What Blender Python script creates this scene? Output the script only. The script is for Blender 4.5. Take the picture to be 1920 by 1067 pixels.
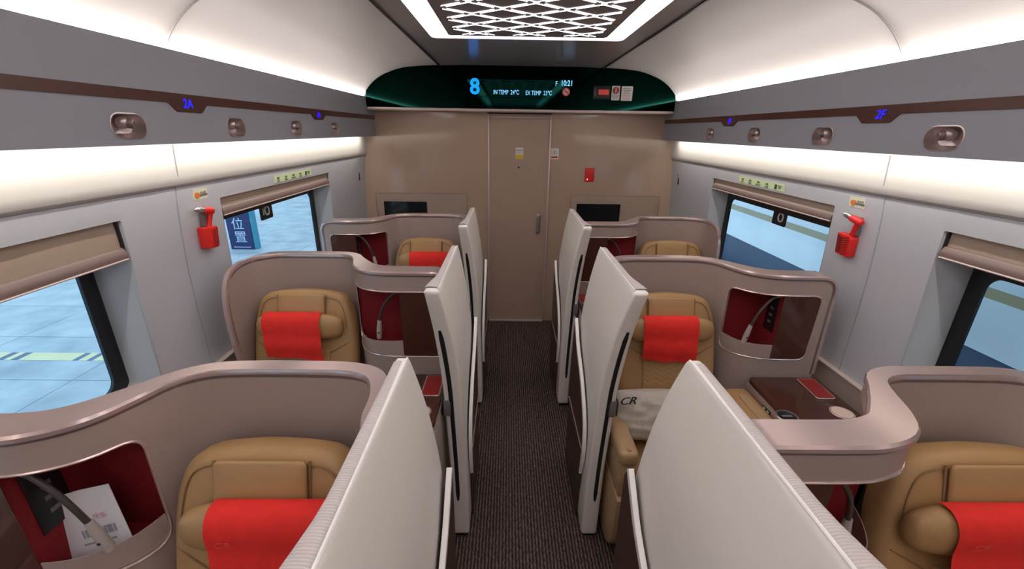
import bpy, bmesh, math, random
from mathutils import Vector, Matrix, noise as mnoise
from mathutils.geometry import delaunay_2d_cdt
random.seed(7)
SC = bpy.context.scene
C = SC.collection
for o in list(bpy.data.objects): bpy.data.objects.remove(o)

# ------------------------------------------------------------------ camera, world, lamps, exposure
F, TILT, ROLL, YAW, CX, CZ = 800.0, 0.3453, 0.0150, 0.0125, -0.1065, 1.94
fw = Vector((math.sin(YAW)*math.cos(TILT), math.cos(YAW)*math.cos(TILT), -math.sin(TILT)))
rt = Vector((math.cos(YAW), -math.sin(YAW), 0)); up = rt.cross(fw)
r2 = rt*math.cos(ROLL) + up*math.sin(ROLL); u2 = -rt*math.sin(ROLL) + up*math.cos(ROLL)
cam = bpy.data.cameras.new('camera'); camo = bpy.data.objects.new('camera', cam); C.objects.link(camo)
m = Matrix((r2, u2, -fw)).transposed().to_4x4(); m.translation = Vector((CX, 0, CZ)); camo.matrix_world = m
cam.sensor_width = 36; cam.lens = 36*F/1920; cam.clip_start = 0.02; cam.clip_end = 200
SC.camera = camo

W = bpy.data.worlds.new('daylight'); SC.world = W; W.use_nodes = True
bg = W.node_tree.nodes['Background']; bg.inputs[0].default_value = (0.62, 0.83, 1.0, 1); bg.inputs[1].default_value = 1.15
vs = SC.view_settings
vs.view_transform = 'Standard'; vs.look = 'None'; vs.gamma = 1; vs.exposure = 0.45; vs.use_curve_mapping = False

def area(name, loc, sx, sy, direction, power, col):
    l = bpy.data.lights.new(name, 'AREA'); l.shape = 'RECTANGLE'; l.size = sx; l.size_y = sy; l.energy = power; l.color = col
    o = bpy.data.objects.new(name, l); C.objects.link(o); o.location = loc
    d = Vector(direction).normalized(); z = -d; y = Vector((0, 1, 0)); x = y.cross(z).normalized(); y = z.cross(x)
    mm = Matrix((x, y, z)).transposed().to_4x4(); mm.translation = Vector(loc); o.matrix_world = mm
    return o
WARM = (1.0, 0.93, 0.86)
for s in (-1, 1):
    area('cove_light_strip', (s*1.364, 1.05, 2.1990), 0.014, 6.0, (-s*1.1, 0, 1), 50, WARM)      # LED strip behind the locker lip, lights the ceiling
    area('wall_wash_strip', (s*1.362, 1.05, 1.873), 0.012, 6.0, (s*0.8, 0, -1), 7.5, (1.0, 0.94, 0.84))  # LED strip under the locker, washes the wall

# ------------------------------------------------------------------ materials
M = {}
def nt_mat(name):
    mt = bpy.data.materials.new(name); mt.use_nodes = True; M[name] = mt
    return mt, mt.node_tree.nodes, mt.node_tree.links, mt.node_tree.nodes['Principled BSDF']
def mat(name, col, rough=0.5, metal=0.0, spec=0.5, coat=0.0, var=0.0, vscale=8.0, bump=0.0, bscale=60.0, bdist=0.002, coatr=0.05):
    mt, N, L, b = nt_mat(name)
    b.inputs['Base Color'].default_value = (*col, 1); b.inputs['Roughness'].default_value = rough
    b.inputs['Metallic'].default_value = metal; b.inputs['Specular IOR Level'].default_value = spec
    b.inputs['Coat Weight'].default_value = coat; b.inputs['Coat Roughness'].default_value = coatr
    if var or bump:
        tc = N.new('ShaderNodeTexCoord')
    if var:
        n = N.new('ShaderNodeTexNoise'); n.inputs['Scale'].default_value = vscale; n.inputs['Detail'].default_value = 4
        L.new(tc.outputs['Object'], n.inputs['Vector'])
        r = N.new('ShaderNodeMix'); r.data_type = 'RGBA'
        r.inputs['A'].default_value = (*[c*(1-var) for c in col], 1); r.inputs['B'].default_value = (*[min(1, c*(1+var)) for c in col], 1)
        L.new(n.outputs['Fac'], r.inputs['Factor']); L.new(r.outputs['Result'], b.inputs['Base Color'])
    if bump:
        n2 = N.new('ShaderNodeTexNoise'); n2.inputs['Scale'].default_value = bscale; n2.inputs['Detail'].default_value = 3
        L.new(tc.outputs['Object'], n2.inputs['Vector'])
        bp = N.new('ShaderNodeBump'); bp.inputs['Strength'].default_value = bump; bp.inputs['Distance'].default_value = bdist
        L.new(n2.outputs['Fac'], bp.inputs['Height']); L.new(bp.outputs['Normal'], b.inputs['Normal'])
    return mt
def emit(name, col, s):
    mt, N, L, b = nt_mat(name)
    b.inputs['Base Color'].default_value = (*[c*0.3 for c in col], 1)
    b.inputs['Emission Color'].default_value = (*col, 1); b.inputs['Emission Strength'].default_value = s
    return mt
mat('wall', (0.50, 0.505, 0.54), 0.5, var=0.02, bump=0.15, bscale=350)
mat('wall_upper', (0.60, 0.575, 0.54), 0.5, bump=0.15, bscale=350)
mat('ceiling', (0.70, 0.665, 0.65), 0.45, var=0.02)
mat('ceiling_mid', (0.33, 0.31, 0.31), 0.22)
mat('locker', (0.31, 0.315, 0.345), 0.5, bump=0.2, bscale=300)
mat('stripe', (0.080, 0.026, 0.016), 0.35)
mat('endwall', (0.50, 0.355, 0.265), 0.2, coat=0.9, var=0.05, vscale=3, bump=0.35, bscale=5, bdist=0.006, coatr=0.06)
mat('doorleaf', (0.44, 0.31, 0.235), 0.4, var=0.04)
mat('niche', (0.40, 0.30, 0.235), 0.4)
mat('trim', (0.62, 0.50, 0.46), 0.35, metal=0.2)
mat('shell', (0.375, 0.290, 0.252), 0.42, var=0.03, bump=0.1, bscale=250)
mat('rim', (0.54, 0.415, 0.39), 0.2, metal=0.5)
mat('rimline', (0.80, 0.62, 0.58), 0.25, metal=0.7)
mat('lining', (0.22, 0.004, 0.009), 0.8, bump=0.2, bscale=200)
mat('burgundy', (0.30, 0.022, 0.02), 0.35)
mat('brown', (0.075, 0.026, 0.017), 0.12, spec=0.35, coat=0.1)
mat('brown_panel', (0.070, 0.035, 0.026), 0.35, var=0.1)
mat('leather', (0.41, 0.238, 0.098), 0.48, var=0.07, vscale=9, bump=0.25, bscale=180)
mat('leather_dark', (0.25, 0.14, 0.06), 0.6)
mat('tanplastic', (0.42, 0.27, 0.14), 0.4)
mat('towel', (0.78, 0.022, 0.014), 0.85, var=0.12, vscale=30, bump=0.6, bscale=260)
mat('towelmark', (0.76, 0.06, 0.045), 0.8)
mat('wing', (0.82, 0.775, 0.705), 0.38, bump=0.15, bscale=300)
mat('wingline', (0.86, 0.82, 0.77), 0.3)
mat('black', (0.010, 0.010, 0.012), 0.35)
mat('slot', (0.018, 0.02, 0.02), 0.2)
mat('bracket', (0.16, 0.145, 0.15), 0.4)
mat('gasket', (0.006, 0.007, 0.009), 0.35)
mat('reveal', (0.44, 0.45, 0.46), 0.45)
mat('blind', (0.36, 0.27, 0.205), 0.7, var=0.06, vscale=4, bump=0.3, bscale=200)
mat('blindbar', (0.21, 0.145, 0.128), 0.4)
mat('bronze', (0.52, 0.43, 0.41), 0.28, metal=0.75)
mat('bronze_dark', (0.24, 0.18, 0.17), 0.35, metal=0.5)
mat('plate', (0.20, 0.175, 0.17), 0.4)
mat('steel', (0.62, 0.62, 0.64), 0.25, metal=0.9)
mat('greyplastic', (0.45, 0.40, 0.37), 0.4)
mat('cord', (0.060, 0.048, 0.045), 0.4)
mat('paper', (0.80, 0.78, 0.80), 0.7)
mat('print_grey', (0.35, 0.33, 0.36), 0.7)
mat('print_pink', (0.70, 0.38, 0.50), 0.7)
mat('red', (0.72, 0.018, 0.014), 0.4)
mat('red_slot', (0.20, 0.008, 0.008), 0.6)
mat('red_sign', (0.45, 0.02, 0.02), 0.5)
mat('sticker_green', (0.62, 0.72, 0.42), 0.5)
mat('sticker_cream', (0.74, 0.72, 0.52), 0.5)
mat('sticker_white', (0.80, 0.77, 0.74), 0.5)
mat('sticker_yellow', (0.75, 0.58, 0.03), 0.5)
mat('ink', (0.03, 0.05, 0.03), 0.6)
mat('ink_orange', (0.65, 0.15, 0.02), 0.6)
mat('screen', (0.008, 0.012, 0.014), 0.08)
mat('pillow', (0.56, 0.50, 0.425), 0.5, bump=0.6, bscale=45, bdist=0.005)
mat('coaster', (0.72, 0.52, 0.42), 0.5, var=0.25, vscale=90)
mat('mirror_green', (0.0012, 0.0095, 0.0075), 0.05, metal=1.0)
mat('skirt', (0.40, 0.32, 0.27), 0.5)
mat('baseboard', (0.03, 0.025, 0.025), 0.6)
mat('navy', (0.020, 0.035, 0.13), 0.5)
mat('teal', (0.05, 0.30, 0.42), 0.4)
mat('sign_white', (0.65, 0.75, 0.95), 0.5)
mat('yellow_tile', (0.84, 0.76, 0.44), 0.7, var=0.1)
mat('navy_tile', (0.17, 0.20, 0.29), 0.7)
mat('train_white', (0.80, 0.84, 0.88), 0.18, coat=0.6, var=0.22, vscale=1.6)
mat('train_gold', (0.42, 0.34, 0.20), 0.3)
mat('train_dark', (0.03, 0.03, 0.06), 0.15)
mat('train_skirt', (0.05, 0.075, 0.13), 0.4)
mat('train_maroon', (0.17, 0.05, 0.05), 0.3)
mat('ballast', (0.07, 0.09, 0.13), 0.9, var=0.3, vscale=20, bump=0.5, bscale=30)
emit('led_frame', (1.0, 0.93, 0.97), 4.6)
emit('led_line', (1.0, 0.94, 0.96), 4.6)
emit('blue', (0.0, 0.27, 0.95), 1.0)
emit('cyan', (0.22, 0.62, 1.0), 1.0)
emit('darkblue', (0.01, 0.01, 1.0), 1.3)
emit('red_glow', (0.9, 0.08, 0.05), 0.2)
emit('spark', (1.0, 0.5, 0.45), 1.5)

def quilt():
    mt, N, L, b = nt_mat('quilt')
    b.inputs['Base Color'].default_value = (0.41, 0.238, 0.098, 1); b.inputs['Roughness'].default_value = 0.5
    tc = N.new('ShaderNodeTexCoord'); w = N.new('ShaderNodeTexWave'); w.wave_type = 'BANDS'; w.bands_direction = 'Z'
    mp = N.new('ShaderNodeMapping'); L.new(tc.outputs['Object'], mp.inputs['Vector'])
    sx = N.new('ShaderNodeSeparateXYZ'); L.new(mp.outputs['Vector'], sx.inputs[0])
    pp = N.new('ShaderNodeMath'); pp.operation = 'PINGPONG'; pp.inputs[1].default_value = 0.033; L.new(sx.outputs['X'], pp.inputs[0])
    ml = N.new('ShaderNodeMath'); ml.operation = 'MULTIPLY'; ml.inputs[1].default_value = 0.6; L.new(pp.outputs[0], ml.inputs[0])
    ad = N.new('ShaderNodeMath'); ad.operation = 'ADD'; L.new(sx.outputs['Z'], ad.inputs[0]); L.new(ml.outputs[0], ad.inputs[1])
    cb = N.new('ShaderNodeCombineXYZ'); L.new(ad.outputs[0], cb.inputs['Z']); L.new(cb.outputs[0], w.inputs['Vector'])
    w.inputs['Scale'].default_value = 13.0; w.inputs['Distortion'].default_value = 0
    bp = N.new('ShaderNodeBump'); bp.inputs['Strength'].default_value = 0.28; bp.inputs['Distance'].default_value = 0.004
    L.new(w.outputs['Fac'], bp.inputs['Height']); L.new(bp.outputs['Normal'], b.inputs['Normal'])
quilt()
def ribbed():
    mt, N, L, b = nt_mat('ribbed')
    b.inputs['Base Color'].default_value = (0.62, 0.565, 0.53, 1); b.inputs['Roughness'].default_value = 0.55
    tc = N.new('ShaderNodeTexCoord'); w = N.new('ShaderNodeTexWave'); w.wave_type = 'BANDS'; w.bands_direction = 'Y'
    L.new(tc.outputs['Object'], w.inputs['Vector']); w.inputs['Scale'].default_value = 60.0; w.inputs['Distortion'].default_value = 0
    bp = N.new('ShaderNodeBump'); bp.inputs['Strength'].default_value = 0.5; bp.inputs['Distance'].default_value = 0.003
    L.new(w.outputs['Fac'], bp.inputs['Height']); L.new(bp.outputs['Normal'], b.inputs['Normal'])
    mx = N.new('ShaderNodeMix'); mx.data_type = 'RGBA'
    mx.inputs['A'].default_value = (0.52, 0.46, 0.43, 1); mx.inputs['B'].default_value = (0.62, 0.56, 0.525, 1)
    L.new(w.outputs['Fac'], mx.inputs['Factor']); L.new(mx.outputs['Result'], b.inputs['Base Color'])
ribbed()
def carpet():
    mt, N, L, b = nt_mat('carpet')
    b.inputs['Roughness'].default_value = 0.95; b.inputs['Specular IOR Level'].default_value = 0.15
    tc = N.new('ShaderNodeTexCoord'); mp = N.new('ShaderNodeMapping'); L.new(tc.outputs['Object'], mp.inputs['Vector'])
    w = N.new('ShaderNodeTexWave'); w.wave_type = 'BANDS'; w.bands_direction = 'X'
    w.inputs['Scale'].default_value = 19.0; w.inputs['Distortion'].default_value = 2.6; w.inputs['Detail'].default_value = 2; w.inputs['Detail Scale'].default_value = 3.0
    L.new(mp.outputs['Vector'], w.inputs['Vector'])
    n = N.new('ShaderNodeTexNoise'); n.inputs['Scale'].default_value = 45; n.inputs['Detail'].default_value = 4; L.new(tc.outputs['Object'], n.inputs['Vector'])
    ml = N.new('ShaderNodeMath'); ml.operation = 'MULTIPLY'; L.new(w.outputs['Fac'], ml.inputs[0]); L.new(n.outputs['Fac'], ml.inputs[1])
    cr = N.new('ShaderNodeValToRGB'); L.new(ml.outputs[0], cr.inputs[0])
    cr.color_ramp.elements[0].position = 0.08; cr.color_ramp.elements[0].color = (0.034, 0.024, 0.022, 1)
    cr.color_ramp.elements[1].position = 0.62; cr.color_ramp.elements[1].color = (0.19, 0.135, 0.115, 1)
    L.new(cr.outputs[0], b.inputs['Base Color'])
    bp = N.new('ShaderNodeBump'); bp.inputs['Strength'].default_value = 0.7; bp.inputs['Distance'].default_value = 0.006
    L.new(ml.outputs[0], bp.inputs['Height']); L.new(bp.outputs['Normal'], b.inputs['Normal'])
carpet()
def platform_mat():
    mt, N, L, b = nt_mat('platform')
    b.inputs['Roughness'].default_value = 0.55
    tc = N.new('ShaderNodeTexCoord'); br = N.new('ShaderNodeTexBrick'); L.new(tc.outputs['Object'], br.inputs['Vector'])
    br.inputs['Scale'].default_value = 1.0; br.inputs['Brick Width'].default_value = 1.2; br.inputs['Row Height'].default_value = 0.75; br.offset = 0
    br.inputs['Mortar Size'].default_value = 0.006; br.inputs['Mortar Smooth'].default_value = 0.2
    br.inputs['Color1'].default_value = (0.47, 0.50, 0.53, 1); br.inputs['Color2'].default_value = (0.51, 0.54, 0.56, 1); br.inputs['Mortar'].default_value = (0.24, 0.27, 0.31, 1)
    n = N.new('ShaderNodeTexNoise'); n.inputs['Scale'].default_value = 3; n.inputs['Detail'].default_value = 8; L.new(tc.outputs['Object'], n.inputs['Vector'])
    mx = N.new('ShaderNodeMix'); mx.data_type = 'RGBA'; mx.blend_type = 'OVERLAY'; mx.inputs['Factor'].default_value = 0.6
    L.new(br.outputs['Color'], mx.inputs['A']); L.new(n.outputs['Fac'], mx.inputs['B']); L.new(mx.outputs['Result'], b.inputs['Base Color'])
platform_mat()
def glass_mat():
    mt = bpy.data.materials.new('glass'); mt.use_nodes = True; M['glass'] = mt
    N, L = mt.node_tree.nodes, mt.node_tree.links; N.clear()
    o = N.new('ShaderNodeOutputMaterial'); t = N.new('ShaderNodeBsdfTransparent'); t.inputs[0].default_value = (0.84, 0.93, 0.98, 1)
    g = N.new('ShaderNodeBsdfGlossy'); g.inputs['Roughness'].default_value = 0.02; lw = N.new('ShaderNodeLayerWeight'); lw.inputs[0].default_value = 0.5; f = N.new('ShaderNodeMath'); f.operation = 'POWER'; f.inputs[1].default_value = 5.0; L.new(lw.outputs['Facing'], f.inputs[0])
    mx = N.new('ShaderNodeMixShader'); L.new(f.outputs[0], mx.inputs[0]); L.new(t.outputs[0], mx.inputs[1]); L.new(g.outputs[0], mx.inputs[2]); L.new(mx.outputs[0], o.inputs[0])
glass_mat()

# ------------------------------------------------------------------ object helpers
OFF = {}
def tag(o, label=None, cat=None, group=None, kind=None):
    if label: o['label'] = label
    if cat: o['category'] = cat
    if group: o['group'] = group
    if kind: o['kind'] = kind
    return o
def thing(name, label, cat, loc, group=None):
    o = bpy.data.objects.new(name, None); C.objects.link(o); o.location = loc; o.empty_display_size = 0.05
    OFF[o.name] = Vector(loc)
    return tag(o, label, cat, group)
def obj(name, bm, mname, parent=None, label=None, smooth=35, loc=None):
    """links bm (world coordinates) as one mesh; verts become relative to the parent's origin"""
    bmesh.ops.remove_doubles(bm, verts=bm.verts, dist=1e-5)
    bmesh.ops.recalc_face_normals(bm, faces=bm.faces)
    off = OFF[parent.name] if parent else (Vector(loc) if loc else Vector((0, 0, 0)))
    for v in bm.verts: v.co -= off
    me = bpy.data.meshes.new(name); bm.to_mesh(me); bm.free()
    for mn in ([mname] if isinstance(mname, str) else mname): me.materials.append(M[mn])
    for p in me.polygons: p.use_smooth = True
    try: me.set_sharp_from_angle(angle=math.radians(smooth))
    except Exception: pass
    o = bpy.data.objects.new(name, me); C.objects.link(o)
    if parent: o.parent = parent
    else: o.location = off
    OFF[o.name] = off
    if label: o['label'] = label
    return o

def fill(bm, outer, holes, fn, grid=None, midx=0):
    """triangulate 2-D outline (with holes), map each vertex with fn"""
    pts = [Vector(p) for p in outer]; edges = [(i, (i+1) % len(outer)) for i in range(len(outer))]
    for h in holes:
        b = len(pts); pts += [Vector(p) for p in h]; edges += [(b+i, b+(i+1) % len(h)) for i in range(len(h))]
    if grid:
        x0 = min(p[0] for p in outer); x1 = max(p[0] for p in outer); y0 = min(p[1] for p in outer); y1 = max(p[1] for p in outer)
        nx = max(1, int((x1-x0)/grid[0])); ny = max(1, int((y1-y0)/grid[1]))
        for i in range(1, nx):
            for j in range(1, ny):
                q = (x0+(x1-x0)*i/nx, y0+(y1-y0)*j/ny)
                if inside(q, outer) and not any(inside(q, h) for h in holes) and dist(q, outer) > min(grid)*0.3 and all(dist(q, h) > min(grid)*0.3 for h in holes):
                    pts.append(Vector(q))
    r = delaunay_2d_cdt(pts, edges, [], 0, 1e-7)
    vv = [bm.verts.new(fn(p[0], p[1])) for p in r[0]]
    for f in r[2]:
        cx = sum(r[0][i][0] for i in f)/len(f); cy = sum(r[0][i][1] for i in f)/len(f)
        if inside((cx, cy), outer) and not any(inside((cx, cy), h) for h in holes):
            try: fc = bm.faces.new([vv[i] for i in f]); fc.material_index = midx
            except ValueError: pass
    for v in vv:
        if not v.link_faces: bm.verts.remove(v)
def inside(p, poly):
    x, y = p; c = False; n = len(poly); j = n-1
    for i in range(n):
        xi, yi = poly[i][0], poly[i][1]; xj, yj = poly[j][0], poly[j][1]
        if (yi > y) != (yj > y) and x < (xj-xi)*(y-yi)/(yj-yi)+xi: c = not c
        j = i
    return c
def dist(p, poly):
    d = 1e9; n = len(poly); P = Vector(p)
    for i in range(n):
        a = Vector(poly[i][:2]); b = Vector(poly[(i+1) % n][:2]); e = b-a; t = max(0, min(1, (P-a).dot(e)/max(e.length_squared, 1e-12)))
        d = min(d, (P-a-e*t).length)
    return d
def ccw(poly):
    a = sum(poly[i][0]*poly[(i+1) % len(poly)][1]-poly[(i+1) % len(poly)][0]*poly[i][1] for i in range(len(poly)))
    return list(poly) if a > 0 else list(poly)[::-1]
def dedupe(poly):
    o = []
    for p in poly:
        if not o or math.hypot(p[0]-o[-1][0], p[1]-o[-1][1]) > 1e-5: o.append(p)
    if math.hypot(o[0][0]-o[-1][0], o[0][1]-o[-1][1]) < 1e-5: o.pop()
    return o
def subdiv(poly, step):
    o = []; n = len(poly)
    for i in range(n):
        a, b = poly[i], poly[(i+1) % n]; L = math.hypot(b[0]-a[0], b[1]-a[1]); k = max(1, int(math.ceil(L/step)))
        for t in range(k): o.append((a[0]+(b[0]-a[0])*t/k, a[1]+(b[1]-a[1])*t/k))
    return o
def inset(poly, d):
    n = len(poly); o = []
    for i in range(n):
        p0 = Vector(poly[i-1]); p = Vector(poly[i]); p1 = Vector(poly[(i+1) % n])
        e0 = (p-p0).normalized(); e1 = (p1-p).normalized(); n0 = Vector((-e0.y, e0.x)); n1 = Vector((-e1.y, e1.x))
        b = n0+n1
        if b.length < 1e-6: b = n0
        b.normalize(); k = 1/max(0.5, b.dot(n0)); o.append((p.x+b.x*d*k, p.y+b.y*d*k))
    return o
def rrect(x0, y0, x1, y1, r, k=6):
    """rounded rectangle; r number or 4 radii (bl, br, tr, tl)"""
    rs = [r]*4 if not isinstance(r, (tuple, list)) else r
    o = []
    for (cx, cy, a0, rr) in ((x0, y0, 180, rs[0]), (x1, y0, 270, rs[1]), (x1, y1, 0, rs[2]), (x0, y1, 90, rs[3])):
        sx = 1 if cx == x0 else -1; sy = 1 if cy == y0 else -1
        if rr < 1e-6: o.append((cx, cy)); continue
        for i in range(k+1):
            a = math.radians(a0+90*i/k); o.append((cx+sx*rr+rr*math.cos(a), cy+sy*rr+rr*math.sin(a)))
    return o
def rpoly(pts, rad, k=5):
    """round the corners of a polygon; rad number or list"""
    n = len(pts); o = []
    for i in range(n):
        r = rad[i] if isinstance(rad, (list, tuple)) else rad
        p = Vector(pts[i]); a = Vector(pts[i-1]); b = Vector(pts[(i+1) % n])
        if r <= 0: o.append(tuple(p)); continue
        ea = (a-p); eb = (b-p); ra = min(r, ea.length*0.49); rb = min(r, eb.length*0.49)
        s = p+ea.normalized()*ra; e = p+eb.normalized()*rb
        for j in range(k+1):
            t = j/k; q = s*(1-t)**2+p*2*t*(1-t)+e*t*t; o.append((q.x, q.y))
    return dedupe(o)
def slab(bm, outer, fn, t, r=0.0, holes=(), nr=3, grid=None, crown=0.0, midx=0, backr=None, sides=0):
    """outline in (a,b); fn(a,b,d)->xyz, d is -t/2 (back) .. t/2 (front); edges rounded with radius r"""
    outer = ccw(dedupe(outer)); rings = []
    br = r if backr is None else backr
    if br > 0:
        for i in range(nr+1):
            th = math.pi/2*i/nr; rings.append((br*(1-math.sin(th)), -t/2+br*(1-math.cos(th))))
    else: rings.append((0, -t/2))
    if r > 0:
        for i in range(nr, -1, -1):
            th = math.pi/2*i/nr; rings.append((r*(1-math.sin(th)), t/2-r*(1-math.cos(th))))
    else: rings.append((0, t/2))
    prev = None; loops = []
    for (ins, d) in rings:
        poly = inset(outer, ins) if ins > 1e-9 else outer
        loops.append((poly, d))
        vs_ = [bm.verts.new(fn(p[0], p[1], d)) for p in poly]
        if prev:
            n = len(vs_)
            for i in range(n):
                try: f = bm.faces.new((prev[i], prev[(i+1) % n], vs_[(i+1) % n], vs_[i])); f.material_index = sides
                except ValueError: pass
        prev = vs_
    hs = [dedupe(h) for h in holes]
    p0, d0 = loops[0]; p1, d1 = loops[-1]
    fill(bm, p0, hs, lambda a, b: fn(a, b, d0), grid, midx)
    if crown:
        fill(bm, p1, hs, lambda a, b: fn(a, b, d1+crown*(1-math.exp(-dist((a, b), p1)/0.035))), grid, midx)
    else: fill(bm, p1, hs, lambda a, b: fn(a, b, d1), grid, midx)
    for h in hs:
        A = [bm.verts.new(fn(p[0], p[1], d0)) for p in h]; B = [bm.verts.new(fn(p[0], p[1], d1)) for p in h]; n = len(h)
        for i in range(n): bm.faces.new((A[i], A[(i+1) % n], B[(i+1) % n], B[i]))
    return bm
def XY(z): return lambda a, b, d: Vector((a, b, z+d))
def XZ(y): return lambda a, b, d: Vector((a, y-d, b))          # front faces the camera (-Y)
def box(bm, x0, x1, y0, y1, z0, z1, r=0.0, nr=2):
    x0, x1 = min(x0, x1), max(x0, x1); y0, y1 = min(y0, y1), max(y0, y1); z0, z1 = min(z0, z1), max(z0, z1)
    if r > 0:
        r = min(r, (x1-x0)*0.49, (y1-y0)*0.49, (z1-z0)*0.49)
        return slab(bm, rrect(x0, y0, x1, y1, r, nr+1), lambda a, b, d: Vector((a, b, (z0+z1)/2+d)), z1-z0, r, nr=nr)
    return slab(bm, [(x0, y0), (x1, y0), (x1, y1), (x0, y1)], lambda a, b, d: Vector((a, b, (z0+z1)/2+d)), z1-z0)
def tube(bm, pts, r, n=8, closed=False, caps=True):
    pts = [Vector(p) for p in pts]; rings = []; N = len(pts); prevn = None
    for i, p in enumerate(pts):
        if closed: t = (pts[(i+1) % N]-pts[i-1])
        else: t = pts[min(i+1, N-1)]-pts[max(i-1, 0)]
        t.normalize()
        if prevn is None:
            a = Vector((0, 0, 1)) if abs(t.z) < 0.9 else Vector((1, 0, 0)); nn = t.cross(a).normalized()
        else: nn = (prevn-t*prevn.dot(t)).normalized()
        prevn = nn; bb = t.cross(nn); rr = r[i] if isinstance(r, (list, tuple)) else r
        rings.append([bm.verts.new(p+nn*math.cos(2*math.pi*k/n)*rr+bb*math.sin(2*math.pi*k/n)*rr) for k in range(n)])
    for i in range(N if closed else N-1):
        A, B = rings[i], rings[(i+1) % N]
        for k in range(n): bm.faces.new((A[k], A[(k+1) % n], B[(k+1) % n], B[k]))
    if caps and not closed: bm.faces.new(rings[0]); bm.faces.new(rings[-1][::-1])
    return bm
def catmull(pts, k=8):
    P = [Vector(p) for p in pts]; P = [P[0]*2-P[1]]+P+[P[-1]*2-P[-2]]; o = []
    for i in range(1, len(P)-2):
        for j in range(k):
            t = j/k; a, b, c, d = P[i-1], P[i], P[i+1], P[i+2]
            o.append(0.5*((2*b)+(c-a)*t+(2*a-5*b+4*c-d)*t*t+(3*b-a-3*c+d)*t**3))
    o.append(P[-2]); return o
def strip(bm, profile, y0, y1, ny=1, xs=1):
    """extrude an XZ profile along Y"""
    for j in range(ny):
        ya = y0+(y1-y0)*j/ny; yb = y0+(y1-y0)*(j+1)/ny
        for i in range(len(profile)-1):
            (a, b), (c, d) = profile[i], profile[i+1]
            bm.faces.new([bm.verts.new(v) for v in ((xs*a, ya, b), (xs*c, ya, d), (xs*c, yb, d), (xs*a, yb, b))])
    return bm
def ell(bm, c, rx, ry, rz, p=1.0, nu=28, nv=14):
    """superellipsoid, long axis X"""
    def sg(v, e): return math.copysign(abs(v)**e, v)
    R = []
    for j in range(nv+1):
        ph = -math.pi/2+math.pi*j/nv; row = []
        for i in range(nu):
            th = 2*math.pi*i/nu
            row.append(bm.verts.new((c[0]+rx*sg(math.sin(ph), p), c[1]+ry*sg(math.cos(ph), p)*sg(math.cos(th), 0.9), c[2]+rz*sg(math.cos(ph), p)*sg(math.sin(th), 0.9))))
        R.append(row)
    for j in range(nv):
        for i in range(nu): bm.faces.new((R[j][i], R[j][(i+1) % nu], R[j+1][(i+1) % nu], R[j+1][i]))
    return bm
def text(name, s, size, mname, parent, origin, xdir, ydir, ext=0.0004, align='CENTER', shear=0.0, sx=1.0, bold=0.0):
    cu = bpy.data.curves.new(name, 'FONT'); cu.body = s; cu.size = size; cu.extrude = ext; cu.align_x = align; cu.align_y = 'CENTER'; cu.shear = shear; cu.offset = bold
    cu.resolution_u = 3
    to = bpy.data.objects.new(name, cu); C.objects.link(to)
    me = bpy.data.meshes.new_from_object(to); bpy.data.objects.remove(to)
    x = Vector(xdir).normalized(); y = Vector(ydir).normalized(); z = x.cross(y)
    off = OFF[parent.name] if parent else Vector(origin)
    for v in me.vertices: v.co = Vector(origin)+x*v.co.x*sx+y*v.co.y+z*(v.co.z+ext)-off
    me.materials.clear(); me.materials.append(M[mname]); me.name = name
    o = bpy.data.objects.new(name, me); C.objects.link(o)
    if parent: o.parent = parent
    else: o.location = off
    OFF[o.name] = off
    return o
def nb(): return bmesh.new()

YB, YF = -2.2, 4.25        # cabin runs from behind the camera to the end wall

# ------------------------------------------------------------------ room shell
o = obj('floor', box(nb(), -1.62, 1.62, YB, YF+0.1, -0.06, 0.0), 'carpet'); tag(o, kind='structure')

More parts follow.
